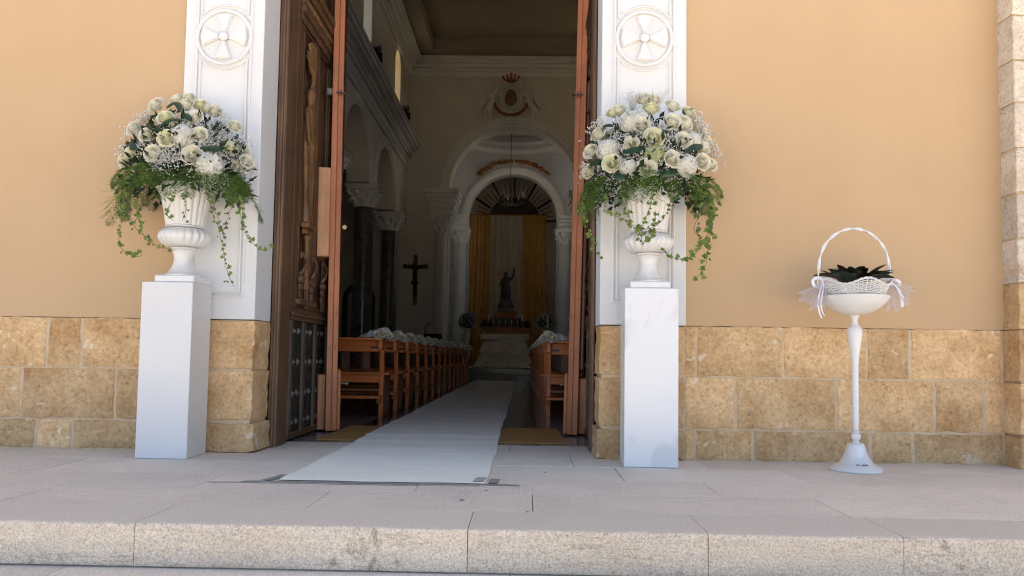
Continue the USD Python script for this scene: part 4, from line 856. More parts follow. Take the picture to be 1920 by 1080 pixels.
bouquet('left bouquet of cream roses, baby\'s breath and trailing ivy in an urn', CL, .40, .34, .46,
    [(300, 150, 1.05), (350, 213, 1.05), (405, 122, .95), (450, 150, 1.1), (500, 213, .98), (528, 150, .95), (600, 182, 1.1), (250, 302, .95), (187, 270, .95), (357, 318, 1.12), (280, 395, 1.08), (485, 402, 1.2), (522, 300, 1.02), (682, 372, 1.05), (712, 475, 1.05), (705, 258, .95), (765, 435, .95), (172, 392, .9), (135, 432, .9), (470, 115, .85), (560, 172, .85)],
    [(440, 292, 1.25, 0), (583, 452, 1.45, 0)],
    [([(160, 560), (130, 680), (122, 790), (124, 862), (160, 905), (236, 908)], -.13, .028, 0), ([(200, 640), (225, 740), (250, 830), (330, 872), (400, 890)], -.20, .026, 0), ([(165, 600), (170, 720), (215, 790), (290, 840)], -.16, .024, 1),
     ([(560, 580), (598, 710), (640, 860), (660, 980), (702, 1072)], -.22, .022, 0), ([(560, 560), (590, 650), (630, 760), (650, 830)], -.22, .021, 1), ([(700, 600), (740, 750), (785, 845), (850, 890), (890, 868)], -.17, .026, 0), ([(690, 610), (675, 700), (640, 800)], -.2, .02, 1), ([(720, 600), (742, 690), (735, 780)], -.18, .022, 0),
     ([(400, 580), (375, 660), (362, 710), (388, 738)], -.25, .024, 0), ([(440, 600), (455, 680), (440, 740)], -.24, .016, 1), ([(180, 560), (150, 640), (170, 700)], -.2, .024, 1), ([(260, 600), (215, 700), (195, 760)], -.2, .022, 1)],
    [[(330, 270), (370, 245), (430, 240)], [(360, 180), (395, 160), (425, 200)], [(525, 375), (590, 380), (645, 375)], [(185, 340), (200, 375), (215, 380)], [(700, 350), (740, 365), (725, 395)], [(270, 260), (310, 285), (330, 290)], [(150, 385), (160, 372), (175, 365)], [(440, 200), (470, 235), (480, 245)]],
    [(x, y, 1.0) for x, y in ((240, 240), (225, 330), (300, 355), (330, 430), (400, 380), (400, 345), (560, 230), (600, 270), (640, 240), (560, 320), (610, 340), (690, 300), (600, 520), (660, 520), (560, 520), (360, 455), (400, 180), (460, 320), (640, 400), (720, 320), (290, 440), (650, 300))] + [(x, y, 1.05) for x, y in ((235, 205), (130, 360), (650, 200), (750, 330), (780, 500), (200, 250))],
    7, (180, 140, 2.7), ring_ferns(rg, 17)+ring_ferns(rg, 10, 0, 180)+sideL, PL[1])
sideR = [(350+rg.uniform(-20, 14), rg.uniform(.16, .25), rg.uniform(2.4, 4.0), rg.uniform(-.7, -.1), .0, rg.uniform(.65, .85)) for _ in range(5)] + [(190+rg.uniform(-12, 25), rg.uniform(.18, .28), rg.uniform(2.2, 3.6), -.2, .03, .8) for _ in range(9)]
bouquet('right bouquet of cream roses, hydrangeas and trailing ivy in an urn', CR, .385, .33, .46,
    [(400, 122, 1.05), (433, 168, 1.12), (268, 180, 1.05), (388, 252, 1.1), (545, 155, 1.05), (625, 190, .95), (545, 235, 1.2), (612, 248, 1.15), (165, 298, 1.1), (450, 312, 1.3), (335, 347, 1.0), (600, 330, 1.05), (125, 385, 1.0), (237, 447, 1.15), (412, 470, 1.18), (545, 423, 1.1), (700, 366, 1.0), (115, 490, 1.0), (700, 442, 1.05), (742, 455, .9), (706, 292, .85), (240, 190, .9), (715, 335, 1.0), (455, 125, .8)],
    [(335, 218, 1.35, 0), (198, 372, 1.3, 0), (455, 392, 1.1, 1), (622, 450, 1.3, 0), (660, 318, 1.05, 0), (312, 460, .95, 0), (385, 200, .9, 0)],
    [([(100, 620), (90, 700), (120, 790), (140, 870), (185, 928)], -.12, .026, 0), ([(110, 600), (80, 680), (105, 750)], -.15, .024, 1), ([(300, 670), (340, 760), (400, 850), (440, 800), (455, 690)], -.26, .028, 0), ([(440, 570), (425, 680), (390, 780), (390, 845)], -.26, .024, 0), ([(530, 560), (520, 680), (450, 770), (350, 760)], -.25, .022, 1), ([(215, 620), (215, 700), (290, 730), (330, 770)], -.24, .026, 0),
     ([(690, 560), (735, 620), (742, 740), (700, 850), (630, 925), (560, 930), (490, 892)], -.14, .034, 0), ([(700, 620), (735, 760), (720, 900), (712, 955), (662, 1030)], -.12, .034, 0), ([(680, 600), (690, 700), (655, 760), (690, 830)], -.16, .030, 1), ([(700, 560), (740, 640), (745, 640)], -.14, .028, 1), ([(690, 580), (720, 690), (730, 800)], -.15, .026, 1)],
    [[(190, 310), (200, 280), (250, 270)], [(140, 340), (160, 365), (170, 375)], [(295, 395), (345, 390), (400, 375)], [(120, 480), (150, 455), (205, 470)], [(600, 400), (650, 375), (695, 365)], [(640, 180), (610, 195), (600, 215)], [(260, 500), (280, 520), (310, 510)], [(480, 520), (530, 500), (560, 510)]],
    [(x, y, 1.0) for x, y in ((240, 240), (280, 300), (310, 270), (500, 270), (520, 340), (470, 230), (270, 395), (330, 420), (300, 500), (340, 520), (500, 430), (480, 470), (540, 480), (560, 300), (650, 280), (130, 540), (110, 580), (160, 560), (210, 520), (360, 400), (600, 500), (260, 340))] + [(x, y, 1.05) for x, y in ((310, 105), (460, 100), (150, 250), (670, 210), (760, 380), (90, 460), (690, 250))],
    9, (1060, 140, 2.7), ring_ferns(rg, 17)+ring_ferns(rg, 10, 0, 180)+sideR, PR[1])
# a stray tuft of baby's breath in front of the right door leaf belongs to the right bouquet
# ---------------------------------------------------------------- basket on its stand
BXs = (2.040, -.345)
t = thing('basket_stand', 'slender turned white stand with a shallow bowl before the ochre wall', 'stand', (BXs[0], BXs[1], 0))
obj('base', lathe([(.150, .001), (.153, .006), (.151, .014), (.142, .024), (.124, .031), (.112, .036), (.108, .040)], 56), M_urn, t, smooth=45)
obj('bell', lathe([(.104, .0405), (.090, .060), (.074, .088), (.062, .120), (.053, .150), (.046, .163), (.040, .166)], 48), M_urn, t, smooth=45)
obj('knob', lathe([(.020, .1665), (.022, .175), (.016, .182), (.025, .192), (.029, .206), (.026, .222), (.016, .232), (.020, .238), (.020, .244), (.015, .247)], 36), M_urn, t, smooth=45)
obj('stem', lathe([(.0165, .2475), (.0185, .30), (.0195, .45), (.0195, .655), (.021, .660), (.0215, .668)], 32), M_urn, t, smooth=45)
obj('baluster', lathe([(.0215, .6685), (.027, .72), (.036, .78), (.044, .835), (.045, .855), (.040, .872), (.030, .884), (.022, .892)], 36), M_urn, t, smooth=45)
obj('neck', lathe([(.022, .8925), (.024, .898), (.018, .906), (.0185, .930), (.022, .936), (.029, .944), (.030, .952)], 32), M_urn, t, smooth=45)
obj('bowl', lathe([(.028, .9525), (.060, .956), (.105, .972), (.148, .998), (.180, 1.030), (.200, 1.060), (.203, 1.068), (.199, 1.070), (.172, 1.034), (.11, .985), (.04, .965)], 64), M_urn, t, smooth=45)
pr = []
for k in range(13):
    if k in (3, 5): continue
    a = -PI/2-.36+k*.05; rr_ = .1065
    m = bx(-.0022 if k % 3 else -.0034, .0022, -.0006, .0006, -.003, .003 if k % 2 else .002); m.apply_transform(rot(a+PI/2, [0, 0, 1])); m.apply_translation([rr_*math.cos(a), rr_*math.sin(a), .046+.002*(k % 2)]); pr.append(m)
obj('worn_print', cat([moved(m, (0, 0, 0)) for m in pr]), M_dark, t)
M_wick = simple('white_wicker', (.78, .78, .77), .6, .08, 40, .2, 120)
t = thing('wicker_basket', 'small white wicker basket with wavy rim and tall hooped handle', 'basket', (BXs[0], BXs[1], 1.062))
wv = lambda a: .018*np.cos(a*5+1.57)
a = np.linspace(0, 2*PI, 141)
str_ = []
for k in range(9):
    q = k/8; rad = .170+.034*q; z = .012+.070*q+wv(a)*q
    str_.append(tube(np.stack([(rad+.0035*np.sin(a*25+PI*k))*np.cos(a), (rad+.0035*np.sin(a*25+PI*k))*np.sin(a), z], 1), .0030, 5, False))
obj('woven_side', cat(str_), M_wick, t, smooth=60)
st = []
for k in range(50):
    an = 2*PI*(k+.25)/50; w_ = float(wv(an)); st.append(tube([(.168*math.cos(an), .168*math.sin(an), .008), (.207*math.cos(an), .207*math.sin(an), .088+w_)], .0024, 4))
obj('stakes', cat(st), M_wick, t, smooth=60)
brd = []
for ph in (0, PI): brd.append(tube(np.stack([(.206+.004*np.cos(a*22+ph))*np.cos(a), (.206+.004*np.cos(a*22+ph))*np.sin(a), .087+wv(a)+.004*np.sin(a*22+ph)], 1), .0036, 5, False))
obj('plaited_rim', cat(brd), M_wick, t, smooth=60)
obj('basket_floor', lathe([(.0, .006), (.165, .006), (.168, .011), (.0, .011)], 40, cap=False), M_wick, t)
hp = []
tt = np.linspace(0, PI, 61)
hc = np.stack([.222*np.cos(tt)*(1+.06*np.sin(tt*2)**2), 0*tt, .07+.362*np.sin(tt)**.80], 1)
for ph in (0, PI): hp.append(tube(hc+np.stack([.0045*np.cos(tt*9+ph)*np.cos(tt), .0045*np.sin(tt*9+ph), .0045*np.cos(tt*9+ph)*np.sin(tt)], 1), .0052+.0014*np.sin(tt*18), 8))
obj('hoop_handle', cat(hp), M_wick, t, smooth=60)
M_sat = simple('white_satin', (.80, .79, .84), .3, .05, 8, sheen=.3)
M_tul = mat('white_tulle', {'t': ('transparent_bsdf', {}), 'd': ('diffuse_bsdf', {'color': (.84, .82, .88)}), 'u': ('translucent_bsdf', {'color': (.84, .82, .88)}), 'a': ('mix_closure', {'fac': .5}), 'm': ('mix_closure', {'fac': .42})}, [('d.BSDF', 'a.closure1'), ('u.BSDF', 'a.closure2'), ('t.BSDF', 'm.closure1'), ('a.closure', 'm.closure2')], surface='m.closure')
def ribbon(P, w, side=(0, -1, .1), tw=.6):
    C = smoothpts(P, 7); N = len(C); T = np.gradient(C, axis=0); T /= np.linalg.norm(T, axis=1, keepdims=True); V = []
    for i in range(N):
        b = np.cross(T[i], np.array(side, float)); b /= np.linalg.norm(b)+1e-9; n = np.cross(b, T[i]); aa = tw*math.sin(i*.35); b = b*math.cos(aa)+n*math.sin(aa); V += [C[i]-b*w, C[i], C[i]+b*w]
    F = [(i*3+j, i*3+j+1, (i+1)*3+j+1, (i+1)*3+j) for i in range(N-1) for j in range(2)]
    return tm(np.array(V), np.array(F))
def fan(c, a0, a1, L, seed, y=0):
    """A gathered tulle tail: a pleated fan."""
    r = np.random.default_rng(seed); n, mrows = 22, 6; V = []
    for j in range(mrows+1):
        v = j/mrows
        for i in range(n+1):
            u = i/n; an = a0+(a1-a0)*u; l = L*v*(1-.18*abs(math.sin(u*7+seed)))
            V.append((c[0]+l*math.cos(an), c[1]+y+.028*v*math.sin(u*26+seed)-.02*v, c[2]+l*math.sin(an)))
    F = [(j*(n+1)+i, j*(n+1)+i+1, (j+1)*(n+1)+i+1, (j+1)*(n+1)+i) for j in range(mrows) for i in range(n)]
    return tm(np.array(V), np.array(F))
for s in (-1, 1):
    c = (s*.205, -.02, .095)
    bw = obj('bow', cat([ribbon([c, (c[0]-.03, -.04, .115), (c[0]-.065, -.045, .10), (c[0]-.06, -.04, .075), c], .009), ribbon([c, (c[0]+.03, -.04, .11), (c[0]+.055, -.045, .09), (c[0]+.045, -.04, .07), c], .009), moved(trimesh.creation.icosphere(1, .012), c)]), M_sat, t, smooth=60)
    x = c[0]
    if s < 0:
        obj('tulle', fan((x, -.03, .09), math.radians(203), math.radians(258), .20, 1), M_tul, bw, smooth=True); obj('tulle', fan((x, -.03, .085), math.radians(236), math.radians(285), .17, 2, -.012), M_tul, bw, smooth=True)
        obj('ribbon_tail', ribbon([(x, -.04, .09), (x-.025, -.055, .04), (x-.04, -.06, -.03), (x-.018, -.06, -.135)], .005), M_sat, bw, smooth=True); obj('ribbon_tail', ribbon([(x, -.04, .09), (x-.012, -.06, .03), (x-.025, -.065, -.05), (x-.002, -.06, -.120)], .004), M_sat, bw, smooth=True)
    else:
        obj('tulle', fan((x, -.03, .09), math.radians(258), math.radians(312), .185, 3), M_tul, bw, smooth=True); obj('tulle', fan((x, -.03, .09), math.radians(296), math.radians(350), .15, 4, -.012), M_tul, bw, smooth=True)
        obj('ribbon_tail', ribbon([(x, -.04, .09), (x+.03, -.055, .065), (x+.055, -.06, .01), (x+.06, -.06, -.06)], .010), M_sat, bw, smooth=True)
t = thing('leaf_bunch', 'bunch of dark green pointed leaves lying in the wicker basket', 'leaves', (BXs[0], BXs[1], 1.145))
M_bleaf = leafmat('dark_basket_leaf', (.012, .022, .010), (.035, .05, .022), .32, .06)
M_bleaf2 = leafmat('brown_basket_leaf', (.035, .022, .012), (.06, .042, .022), .4, .06)
rl = np.random.default_rng(21)
for i in range(38):
    if i < 13: an = math.radians(182+i*14.7); up = rl.uniform(.12, .5); b0 = .05
    else: an = rl.uniform(0, 2*PI); up = rl.uniform(.12, .75); b0 = rl.uniform(.02, .08)
    if i in (0, 12): up = .30
    L = rl.uniform(.14, .19); d = np.array([math.cos(an)*math.cos(up), math.sin(an)*math.cos(up), math.sin(up)]); p0 = np.array([b0*math.cos(an), b0*math.sin(an), rl.uniform(0, .02)])
    P = [p0, p0+d*L*.5+np.array([0, 0, .012]), p0+d*L+np.array([0, 0, rl.uniform(-.01, .01)])]
    C = smoothpts(P, 6); N = len(C); sd = np.array([-math.sin(an), math.cos(an), rl.uniform(-.5, .5)]); V = []
    for j in range(N):
        u = j/(N-1); w = .033*math.sin(PI*u**.75)**.8+.0015; V += [C[j]-sd*w+[0, 0, w*.35], C[j], C[j]+sd*w+[0, 0, w*.35]]
    F = [(j*3+q, j*3+q+1, (j+1)*3+q+1, (j+1)*3+q) for j in range(N-1) for q in range(2)]
    obj('leaf', tm(np.array(V), np.array(F)), M_bleaf2 if i in (16, 20, 5) else M_bleaf, t, smooth=True)
# ---------------------------------------------------------------- inside the church
M_pew = wood('pew_wood', (.56, .155, .036), (.74, .24, .064), .33, axis='x', rnd=.05, bump=.05)
M_pewd = wood('pew_end_wood', (.24, .085, .032), (.36, .135, .055), .38, rnd=.05, bump=.05)
M_slatd = wood('pew_slat_wood', (.07, .028, .012), (.12, .05, .02), .45, rnd=.05, bump=.05)
M_gold = simple('old_gilding', (.36, .14, .045), .6, .3, 20, .3, 60, metallic=.5)
M_shield = simple('dull_shield', (.24, .14, .085), .6, .2, 12)
M_stucco = simple('white_stucco', (.72, .70, .64), .7, .05, 6)
M_yel = mat('saffron_drape', {'tc': ('texture_coordinate', {}), 'n': ('noise_texture', {'scale': 3, 'detail': 3}), 'r': ('rgb_ramp', {'ramp': [(.3, (.47, .26, .055)), (.7, (.56, .33, .08))]}), 'p': ('principled_bsdf', {'roughness': .7, 'sheen_weight': .3})}, [('tc.object', 'n.vector'), ('n.fac', 'r.fac'), ('r.color', 'p.base_color')])
M_wdr = simple('cream_drape', (.55, .49, .36), .8, .05, 4, sheen=.2)
M_cloth = simple('altar_linen', (.72, .65, .51), .85, .08, 5, .1, 80)
M_stat = simple('painted_statue', (.05, .038, .027), .85, .35, 9, spec=.1)
M_black = simple('black_metal', (.02, .02, .02), .4, .1, 9)
M_cross = wood('crucifix_wood', (.10, .035, .018), (.17, .065, .03), .45)
M_blue = leafmat('bluish_white_rose', (.55, .58, .60), (.7, .72, .74), .6, .2, 30)
# columns of the arcade
def make_column(name, lab, loc, h, r, ms, group=None, leaves=8, base=True):
    t = thing(name, lab, 'column', loc, 0, group)
    obj('base', cat([bx(-r*1.5, r*1.5, -r*1.5, r*1.5, 0, .16, .01), lathe([(r*1.45, .161), (r*1.48, .20), (r*1.4, .24), (r*1.2, .26), (r*1.25, .30), (r*1.05, .34)], 28)]), M_in2, t, smooth=40)
    cz = h-.48
    obj('shaft', lathe([(r*1.02, .3405), (r*1.0, cz*.4), (r*.93, cz-.03), (r*.99, cz-.02), (r*.99, cz-.002)], 32), ms, t, smooth=40)
    obj('capital', cat([lathe([(r*.98, cz), (r*1.02, cz+.1), (r*1.15, cz+.25), (r*1.45, cz+.38)], 28)] + [tube(smoothpts([(r*1.0*math.cos(a), r*1.0*math.sin(a), cz+.02+dz), (r*1.2*math.cos(a), r*1.2*math.sin(a), cz+.14+dz), (r*1.5*math.cos(a), r*1.5*math.sin(a), cz+.2+dz), (r*1.52*math.cos(a), r*1.52*math.sin(a), cz+.15+dz)], 4), [.03]*4+[.045]*5+[.03]*4, 6) for a0, dz in ((0, 0), (PI/8, .13)) for a in a0+np.arange(8)*PI/4] + [tube(smoothpts([(r*1.1*math.cos(a), r*1.1*math.sin(a), cz+.2), (r*1.8*math.cos(a), r*1.8*math.sin(a), cz+.39), (r*2.0*math.cos(a), r*2.0*math.sin(a), cz+.33), (r*1.85*math.cos(a), r*1.85*math.sin(a), cz+.29)], 4), .035, 6) for a in PI/4+np.arange(4)*PI/2]), M_in2, t, smooth=50)
    obj('abacus', cat([bx(-r*1.55, r*1.55, -r*1.55, r*1.55, h-.098, h-.05, .01), bx(-r*1.7, r*1.7, -r*1.7, r*1.7, h-.0495, h-.002, .012)]), M_in2, t)
    return t
for i, y in enumerate(CY[:4]):
    make_column('marble_column', ['dark grey marble column of the left arcade next to the crucifix wall', 'dark grey marble column of the left arcade, behind the first pew', 'dark marble column hidden behind the left orange door leaf', 'dark marble column nearest the entrance behind the doors'][i], (NL-.16, y, 0), 4.42, .22, M_col, 'marble arcade columns')
for i, y in enumerate(CY[:4]):
    make_column('marble_column', 'dark marble column of the right arcade, hidden behind the right door leaf', (NR+.16, y, 0), 4.42, .22, M_col, 'marble arcade columns')
make_column('white_column', 'white column under the left impost of the chancel arch', (ACX-2.05, NY1-.24, 0), 4.60, .18, M_stucco, 'white chancel columns')
make_column('white_column', 'white column under the right impost, half hidden by the orange door leaf', (ACX+2.05, NY1-.24, 0), 4.60, .18, M_stucco, 'white chancel columns')
make_column('white_column', 'white column left of the yellow drapes in the sanctuary', (-2.22, SY1-.28, .33), 4.62, .2, M_stucco, 'white chancel columns')
make_column('white_column', 'white column right of the yellow drapes in the sanctuary', (1.28, SY1-.28, .33), 4.62, .2, M_stucco, 'white chancel columns')

# pews
PLN = 1.72
def make_pew(name, lab, loc, group, L):
    """Origin at the foot of the aisle end, the bench running to -x, the altar towards +y."""
    t = thing(name, lab, 'pew', loc, 0, group)
    def post(x): return ext_yz(Polygon([(-.03, 0), (.02, 0), (.035, .25), (.075, .45), (.045, .62), (.01, .82), (-.045, .82), (-.015, .60), (.01, .45), (-.02, .25)]), x-.045, x)
    for x in (0, -L+.05): obj('back_post', post(x), M_pew, t)
    obj('end_panel', ext_yz(Polygon([(.036, .004), (.40, .004), (.43, .20), (.44, .44), (.08, .44), (.038, .25)]), -.042, -.006), M_pewd, t)
    obj('end_panel', ext_yz(Polygon([(.036, .004), (.40, .004), (.43, .20), (.44, .44), (.08, .44), (.038, .25)]), -L+.01, -L+.045), M_pewd, t)
    obj('book_ledge', bx(-L, .012, -.16, .03, .823, .848, .005), M_pew, t)
    obj('back_board', bx(-L+.055, -.047, -.03, -.008, .70, .822, .004), M_pew, t)
    obj('ledge_end', bx(-.04, .005, -.15, -.048, .72, .8225, .006), M_pew, t)
    for k in range(7): obj('back_slat', bx(-.20-k*(L-.35)/6-.045, -.20-k*(L-.35)/6+.045, .020, .030, .50, .70, .004), M_slatd, t)
    obj('seat_rail', bx(-L+.055, -.047, -.018, .008, .365, .445, .005), M_pew, t)
    obj('seat', bx(-L+.002, .055, .012, .46, .446, .476, .008), M_pew, t)
    obj('lower_rail', bx(-L+.055, -.047, .03, .055, .27, .30, .004), M_pewd, t)
    obj('kneeler', bx(-L+.02, .02, -.30, -.14, .205, .235, .006), M_pew, t)
    obj('kneeler_bracket', bx(-.047, -.012, -.14, .02, .15, .20, .004), M_pew, t); obj('kneeler_bracket', bx(-L+.012, -L+.047, -.14, .02, .15, .20, .004), M_pew, t)
    obj('number_plate', bx(-.14, -.06, -.0335, -.0305, .735, .755), M_black, t)
    return t
ORD = ['nearest', 'second', 'third', 'fourth', 'fifth', 'sixth', 'seventh', 'eighth', 'ninth', 'tenth', 'eleventh', 'twelfth', 'thirteenth', 'last']
pl = make_pew('pew', 'nearest wooden pew left of the runner, just inside the door', (-1.525, 3.20, 0), 'wooden pews along the aisle', PLN)
SP = .885
for k in range(1, 14): dup(pl, 'pew', (-1.525+.006*k, 3.20+SP*k, 0), 0, f'{ORD[k]} wooden pew from the door on the left of the runner', 'pew', 'wooden pews along the aisle')
for k in range(14): dup(pl, 'pew', (.245-.006*k, 3.48+SP*k, 0), 0, ('nearest wooden pew right of the runner, beside the orange door leaf' if k == 0 else f'{ORD[k]} wooden pew from the door on the right of the runner'), 'pew', 'wooden pews along the aisle', mirror=True)
# posies with tulle on the pew ends
M_tulb = mat('bluish_tulle', {'t': ('transparent_bsdf', {}), 'd': ('diffuse_bsdf', {'color': (.78, .82, .90)}), 'm': ('mix_closure', {'fac': .35})}, [('t.BSDF', 'm.closure1'), ('d.BSDF', 'm.closure2')], surface='m.closure')
def crumple(w, d, h, seed, n=14):
    g = np.linspace(-1, 1, n); X, Y = np.meshgrid(g, g, indexing='ij'); R_ = np.sqrt(X**2+Y**2)
    P = np.stack([X*w, Y*d, np.zeros_like(X)], -1); Z = h*np.clip(1-R_**2*.8, 0, 1)*(.55+.9*meshkit.fbm(np.stack([X*2.4, Y*2.4, 0*X+seed], -1), 3, seed)); P[..., 2] = Z+.004; P[..., :2] *= 1+.25*(meshkit.noise(np.stack([X*3, Y*3, 0*X], -1)+seed, seed)[..., None]-.5)
    F = [(i*n+j, (i+1)*n+j, (i+1)*n+j+1, i*n+j+1) for i in range(n-1) for j in range(n-1)]
    return tm(P.reshape(-1, 3), np.array(F))
def make_posy(lab, loc, group, s):
    t = thing('pew_posy', lab, 'posy', loc, 0, group); r = np.random.default_rng(77)
    obj('tulle', crumple(.13, .075, .045, 5), M_tulb, t, smooth=True)
    obj('tulle', moved(crumple(.075, .06, .085, 9), (.02, .02, 0)), M_tulb, t, smooth=True)
    for k, (x, y, z) in enumerate(((.13, -.05, .05), (.185, -.02, .025), (.15, .03, .06), (.09, -.06, .02))):
        m = ROSES[k].copy(); m.apply_scale(.048); m.apply_transform(frame((.5, -.7, .5))); m.apply_translation((x, y, z)); obj('rose', m, M_rose, t, smooth=60)
    for k in range(5):
        dots, tw = gyp_spray(900+k, .08, 16, .05); R = frame((r.uniform(-.2, 1), r.uniform(-1, .3), r.uniform(.1, 1.0)))
        sp = obj('baby_breath_spray', moved(dots, (.12, 0, .02), R), M_gyp, t, kind='stuff'); obj('twigs', moved(tw, (.12, 0, .02), R), M_twig, sp)
    for k in range(4): obj('leaf', moved(ivy_leaf(.06, 40+k), (.10+.03*k, -.06+.01*k, .012), rot(r.uniform(-2, 2), [0, 0, 1]) @ rot(.5, [1, 0, 0])), M_asp, t)
    return t
p0 = make_posy('posy with tulle on the aisle end of the nearest left pew', (-1.66, 3.12, .849), 'posies on the pew ends', 1)
for k in range(1, 14): dup(p0, 'pew_posy', (-1.66+.006*k, 3.12+SP*k, .849), .1*math.sin(k*2.3), f'posy with tulle on the aisle end of the {ORD[k]} left pew', 'posy', 'posies on the pew ends')
for k in range(14): dup(p0, 'pew_posy', (.40-.006*k, 3.40+SP*k, .849), .1*math.sin(k*1.7), f'posy with tulle on the aisle end of the {ORD[k]} right pew', 'posy', 'posies on the pew ends', mirror=True)

# sanctuary steps and low marble blocks beside them
st = thing('altar_steps', 'low pale marble steps between two marble blocks before the altar', 'steps', (0, 0, 0))
for k in range(2): obj('step', bx(-1.65, .55, 16.50+.22*k, 16.86, .001+.165*k, .165*(k+1), .008), M_fl, st)
obj('marble_block', bx(-2.0, -1.66, 16.35, 16.845, .001, .46, .01), M_stucco, st); obj('marble_block', bx(-.16+.70, .95, 16.35, 16.845, .001, .46, .01), M_stucco, st)

# crucifix on the end wall
c = at(779, 500, NY1-.06)
t = thing('crucifix', 'dark wooden crucifix hanging on the tan wall left of the chancel arch', 'crucifix', c)
k_ = 22.0/1445
obj('upright', bx(-.055, .055, -.01, .05, -73*k_, 22*k_, .008), M_cross, t); obj('crossbeam', bx(-24*k_, 24*k_, -.025, .038, -.055, .055, .008), M_cross, t)
obj('corpus', body([[((0, -.08, -.06), .055), ((0, -.09, -.30), .07), ((.01, -.08, -.48), .062), ((.015, -.10, -.66), .045), ((.0, -.07, -.92), .028)], [((-.05, -.08, -.07), .035), ((-.19, -.07, .0), .026), ((-.31, -.06, .055), .018)], [((.05, -.08, -.07), .035), ((.19, -.07, .0), .026), ((.31, -.06, .055), .018)], [((.0, -.09, .0), .03), ((-.02, -.11, .06), .05)], [((-.06, -.09, -.47), .05), ((.06, -.09, -.47), .05)]], .03, 4), M_stat, t, smooth=True)

# relief of a crowned shield with two putti over the arch
o = at(958, 185, NY1-.03); kk = 22.0/1445
t = thing('relief_crest', 'white stucco crest with gilded crown and two putti above the arch', 'relief', o)
a_ = np.linspace(0, 2*PI, 33)
ov = Polygon([(15*kk*math.cos(q)*(1-.12*math.sin(q)), 21*kk*math.sin(q)) for q in a_]); ovi = affinity.scale(ov, .8, .84)
obj('shield_frame', ext_xz(ov.difference(ovi), -.10, .02), M_stucco, t); obj('shield', cat([ext_xz(ovi, -.05, .02), moved(trimesh.creation.icosphere(2, .05), (0, -.05, .03))]), M_shield, t)
for s in (-1, 1): obj('scrollwork', cat([tube(smoothpts([(s*.20, -.05, .30), (s*.27, -.10, .38), (s*.20, -.12, .45), (s*.13, -.1, .40), (s*.17, -.1, .35)], 5), .035, 7)] + [tube(smoothpts([(s*.22, -.05, -.25), (s*.30, -.10, -.05), (s*.33, -.12, .18), (s*.42, -.1, .30)], 5), .035, 7)]), M_stucco, t, smooth=50)
cr = [tube([(.20*math.cos(q), -.06+.06*math.sin(q), .50) for q in a_], .03, 6, False)] + [tube([(x, -.08, .52), (x*1.25, -.10, .66-.04*abs(k-2))], [.035, .02], 6) for k, x in enumerate((-.18, -.09, 0, .09, .18))] + [moved(trimesh.creation.icosphere(1, .035), (x*1.28, -.1, .69-.04*abs(k-2))) for k, x in enumerate((-.18, -.09, 0, .09, .18))]
obj('crown', cat(cr), M_gold, t, smooth=50)
ga = [moved(trimesh.creation.icosphere(1, .045+.012*math.sin(q*37)), (.50*math.cos(q), -.09, -.05+.46*math.sin(q))) for q in np.linspace(PI*1.06, PI*1.94, 30)]
obj('garland', cat(ga), M_gold, t, smooth=50)
for s in (-1, 1):
    obj('putto', body([[((s*.56, -.1, .06), .10), ((s*.54, -.1, -.14), .085), ((s*.62, -.1, -.36), .06), ((s*.60, -.1, -.58), .04)], [((s*.52, -.1, .10), .07), ((s*.44, -.12, .22), .075)], [((s*.50, -.1, .06), .05), ((s*.34, -.13, .10), .035)], [((s*.54, -.1, -.14), .08), ((s*.70, -.12, -.34), .055), ((s*.74, -.1, -.50), .04)]], .035, 4), M_stucco, t, smooth=True)
    obj('wing', ext_xz(Polygon([(s*.62, .12), (s*.74, .28), (s*.90, .22), (s*.94, -.02), (s*.86, -.30), (s*.74, -.2), (s*.66, -.05)]), -.07, .02), M_stucco, t)
obj('keystone_leaf', cat([tube([(x*.3, -.05, -.56), (x, -.12, -.68), (x*1.4, -.14, -.80)], [.05, .06, .03], 7) for x in (-.12, 0, .12)]), M_stucco, t, smooth=50)

# gilded swags over the inner arch, painted fields beside it
for s, lab in ((-1, 'gilded garland on the left side of the inner sanctuary arch'), (1, 'gilded garland on the right side of the inner sanctuary arch')):
    rg_ = np.random.default_rng(70+s); P = [(BX+s*1.93*math.cos(q_)+rg_.normal(0, .02), SY1-.09, BSP+1.93*math.sin(q_)+rg_.normal(0, .03)) for q_ in np.linspace(1.53, .88, 34)]
    obj('gilded_garland', cat([moved(trimesh.creation.icosphere(1, .055+.02*math.sin(q*5.3)), p) for q, p in enumerate(P)]), M_gold, label=lab, cat='garland', smooth=50)

# sunburst over the drapes
t = thing('sunburst', 'dark gilded sunburst with long rays above the yellow drapes', 'relief', (BX, 23.1, 5.62))
obj('half_disc', ext_xz(Polygon([(.98*math.cos(q), .98*math.sin(q)) for q in np.linspace(0, PI, 25)]), -.05, .1), M_dark, t)
for k in range(25):
    q = PI*(k+.5)/25; L = (1.75 if k % 4 == 0 else 1.5); w = .05 if k % 4 == 0 else .018; dx, dz = math.cos(q), math.sin(q)
    obj('ray', ext_xz(Polygon([(1.02*dx-w*dz, 1.02*dz+w*dx), (1.02*dx+w*dz, 1.02*dz-w*dx), (L*dx+w*.6*dz, L*dz-w*.6*dx), (L*dx-w*.6*dz, L*dz+w*.6*dx)]), -.03, .05), M_dark if k % 4 == 0 else M_gold, t)

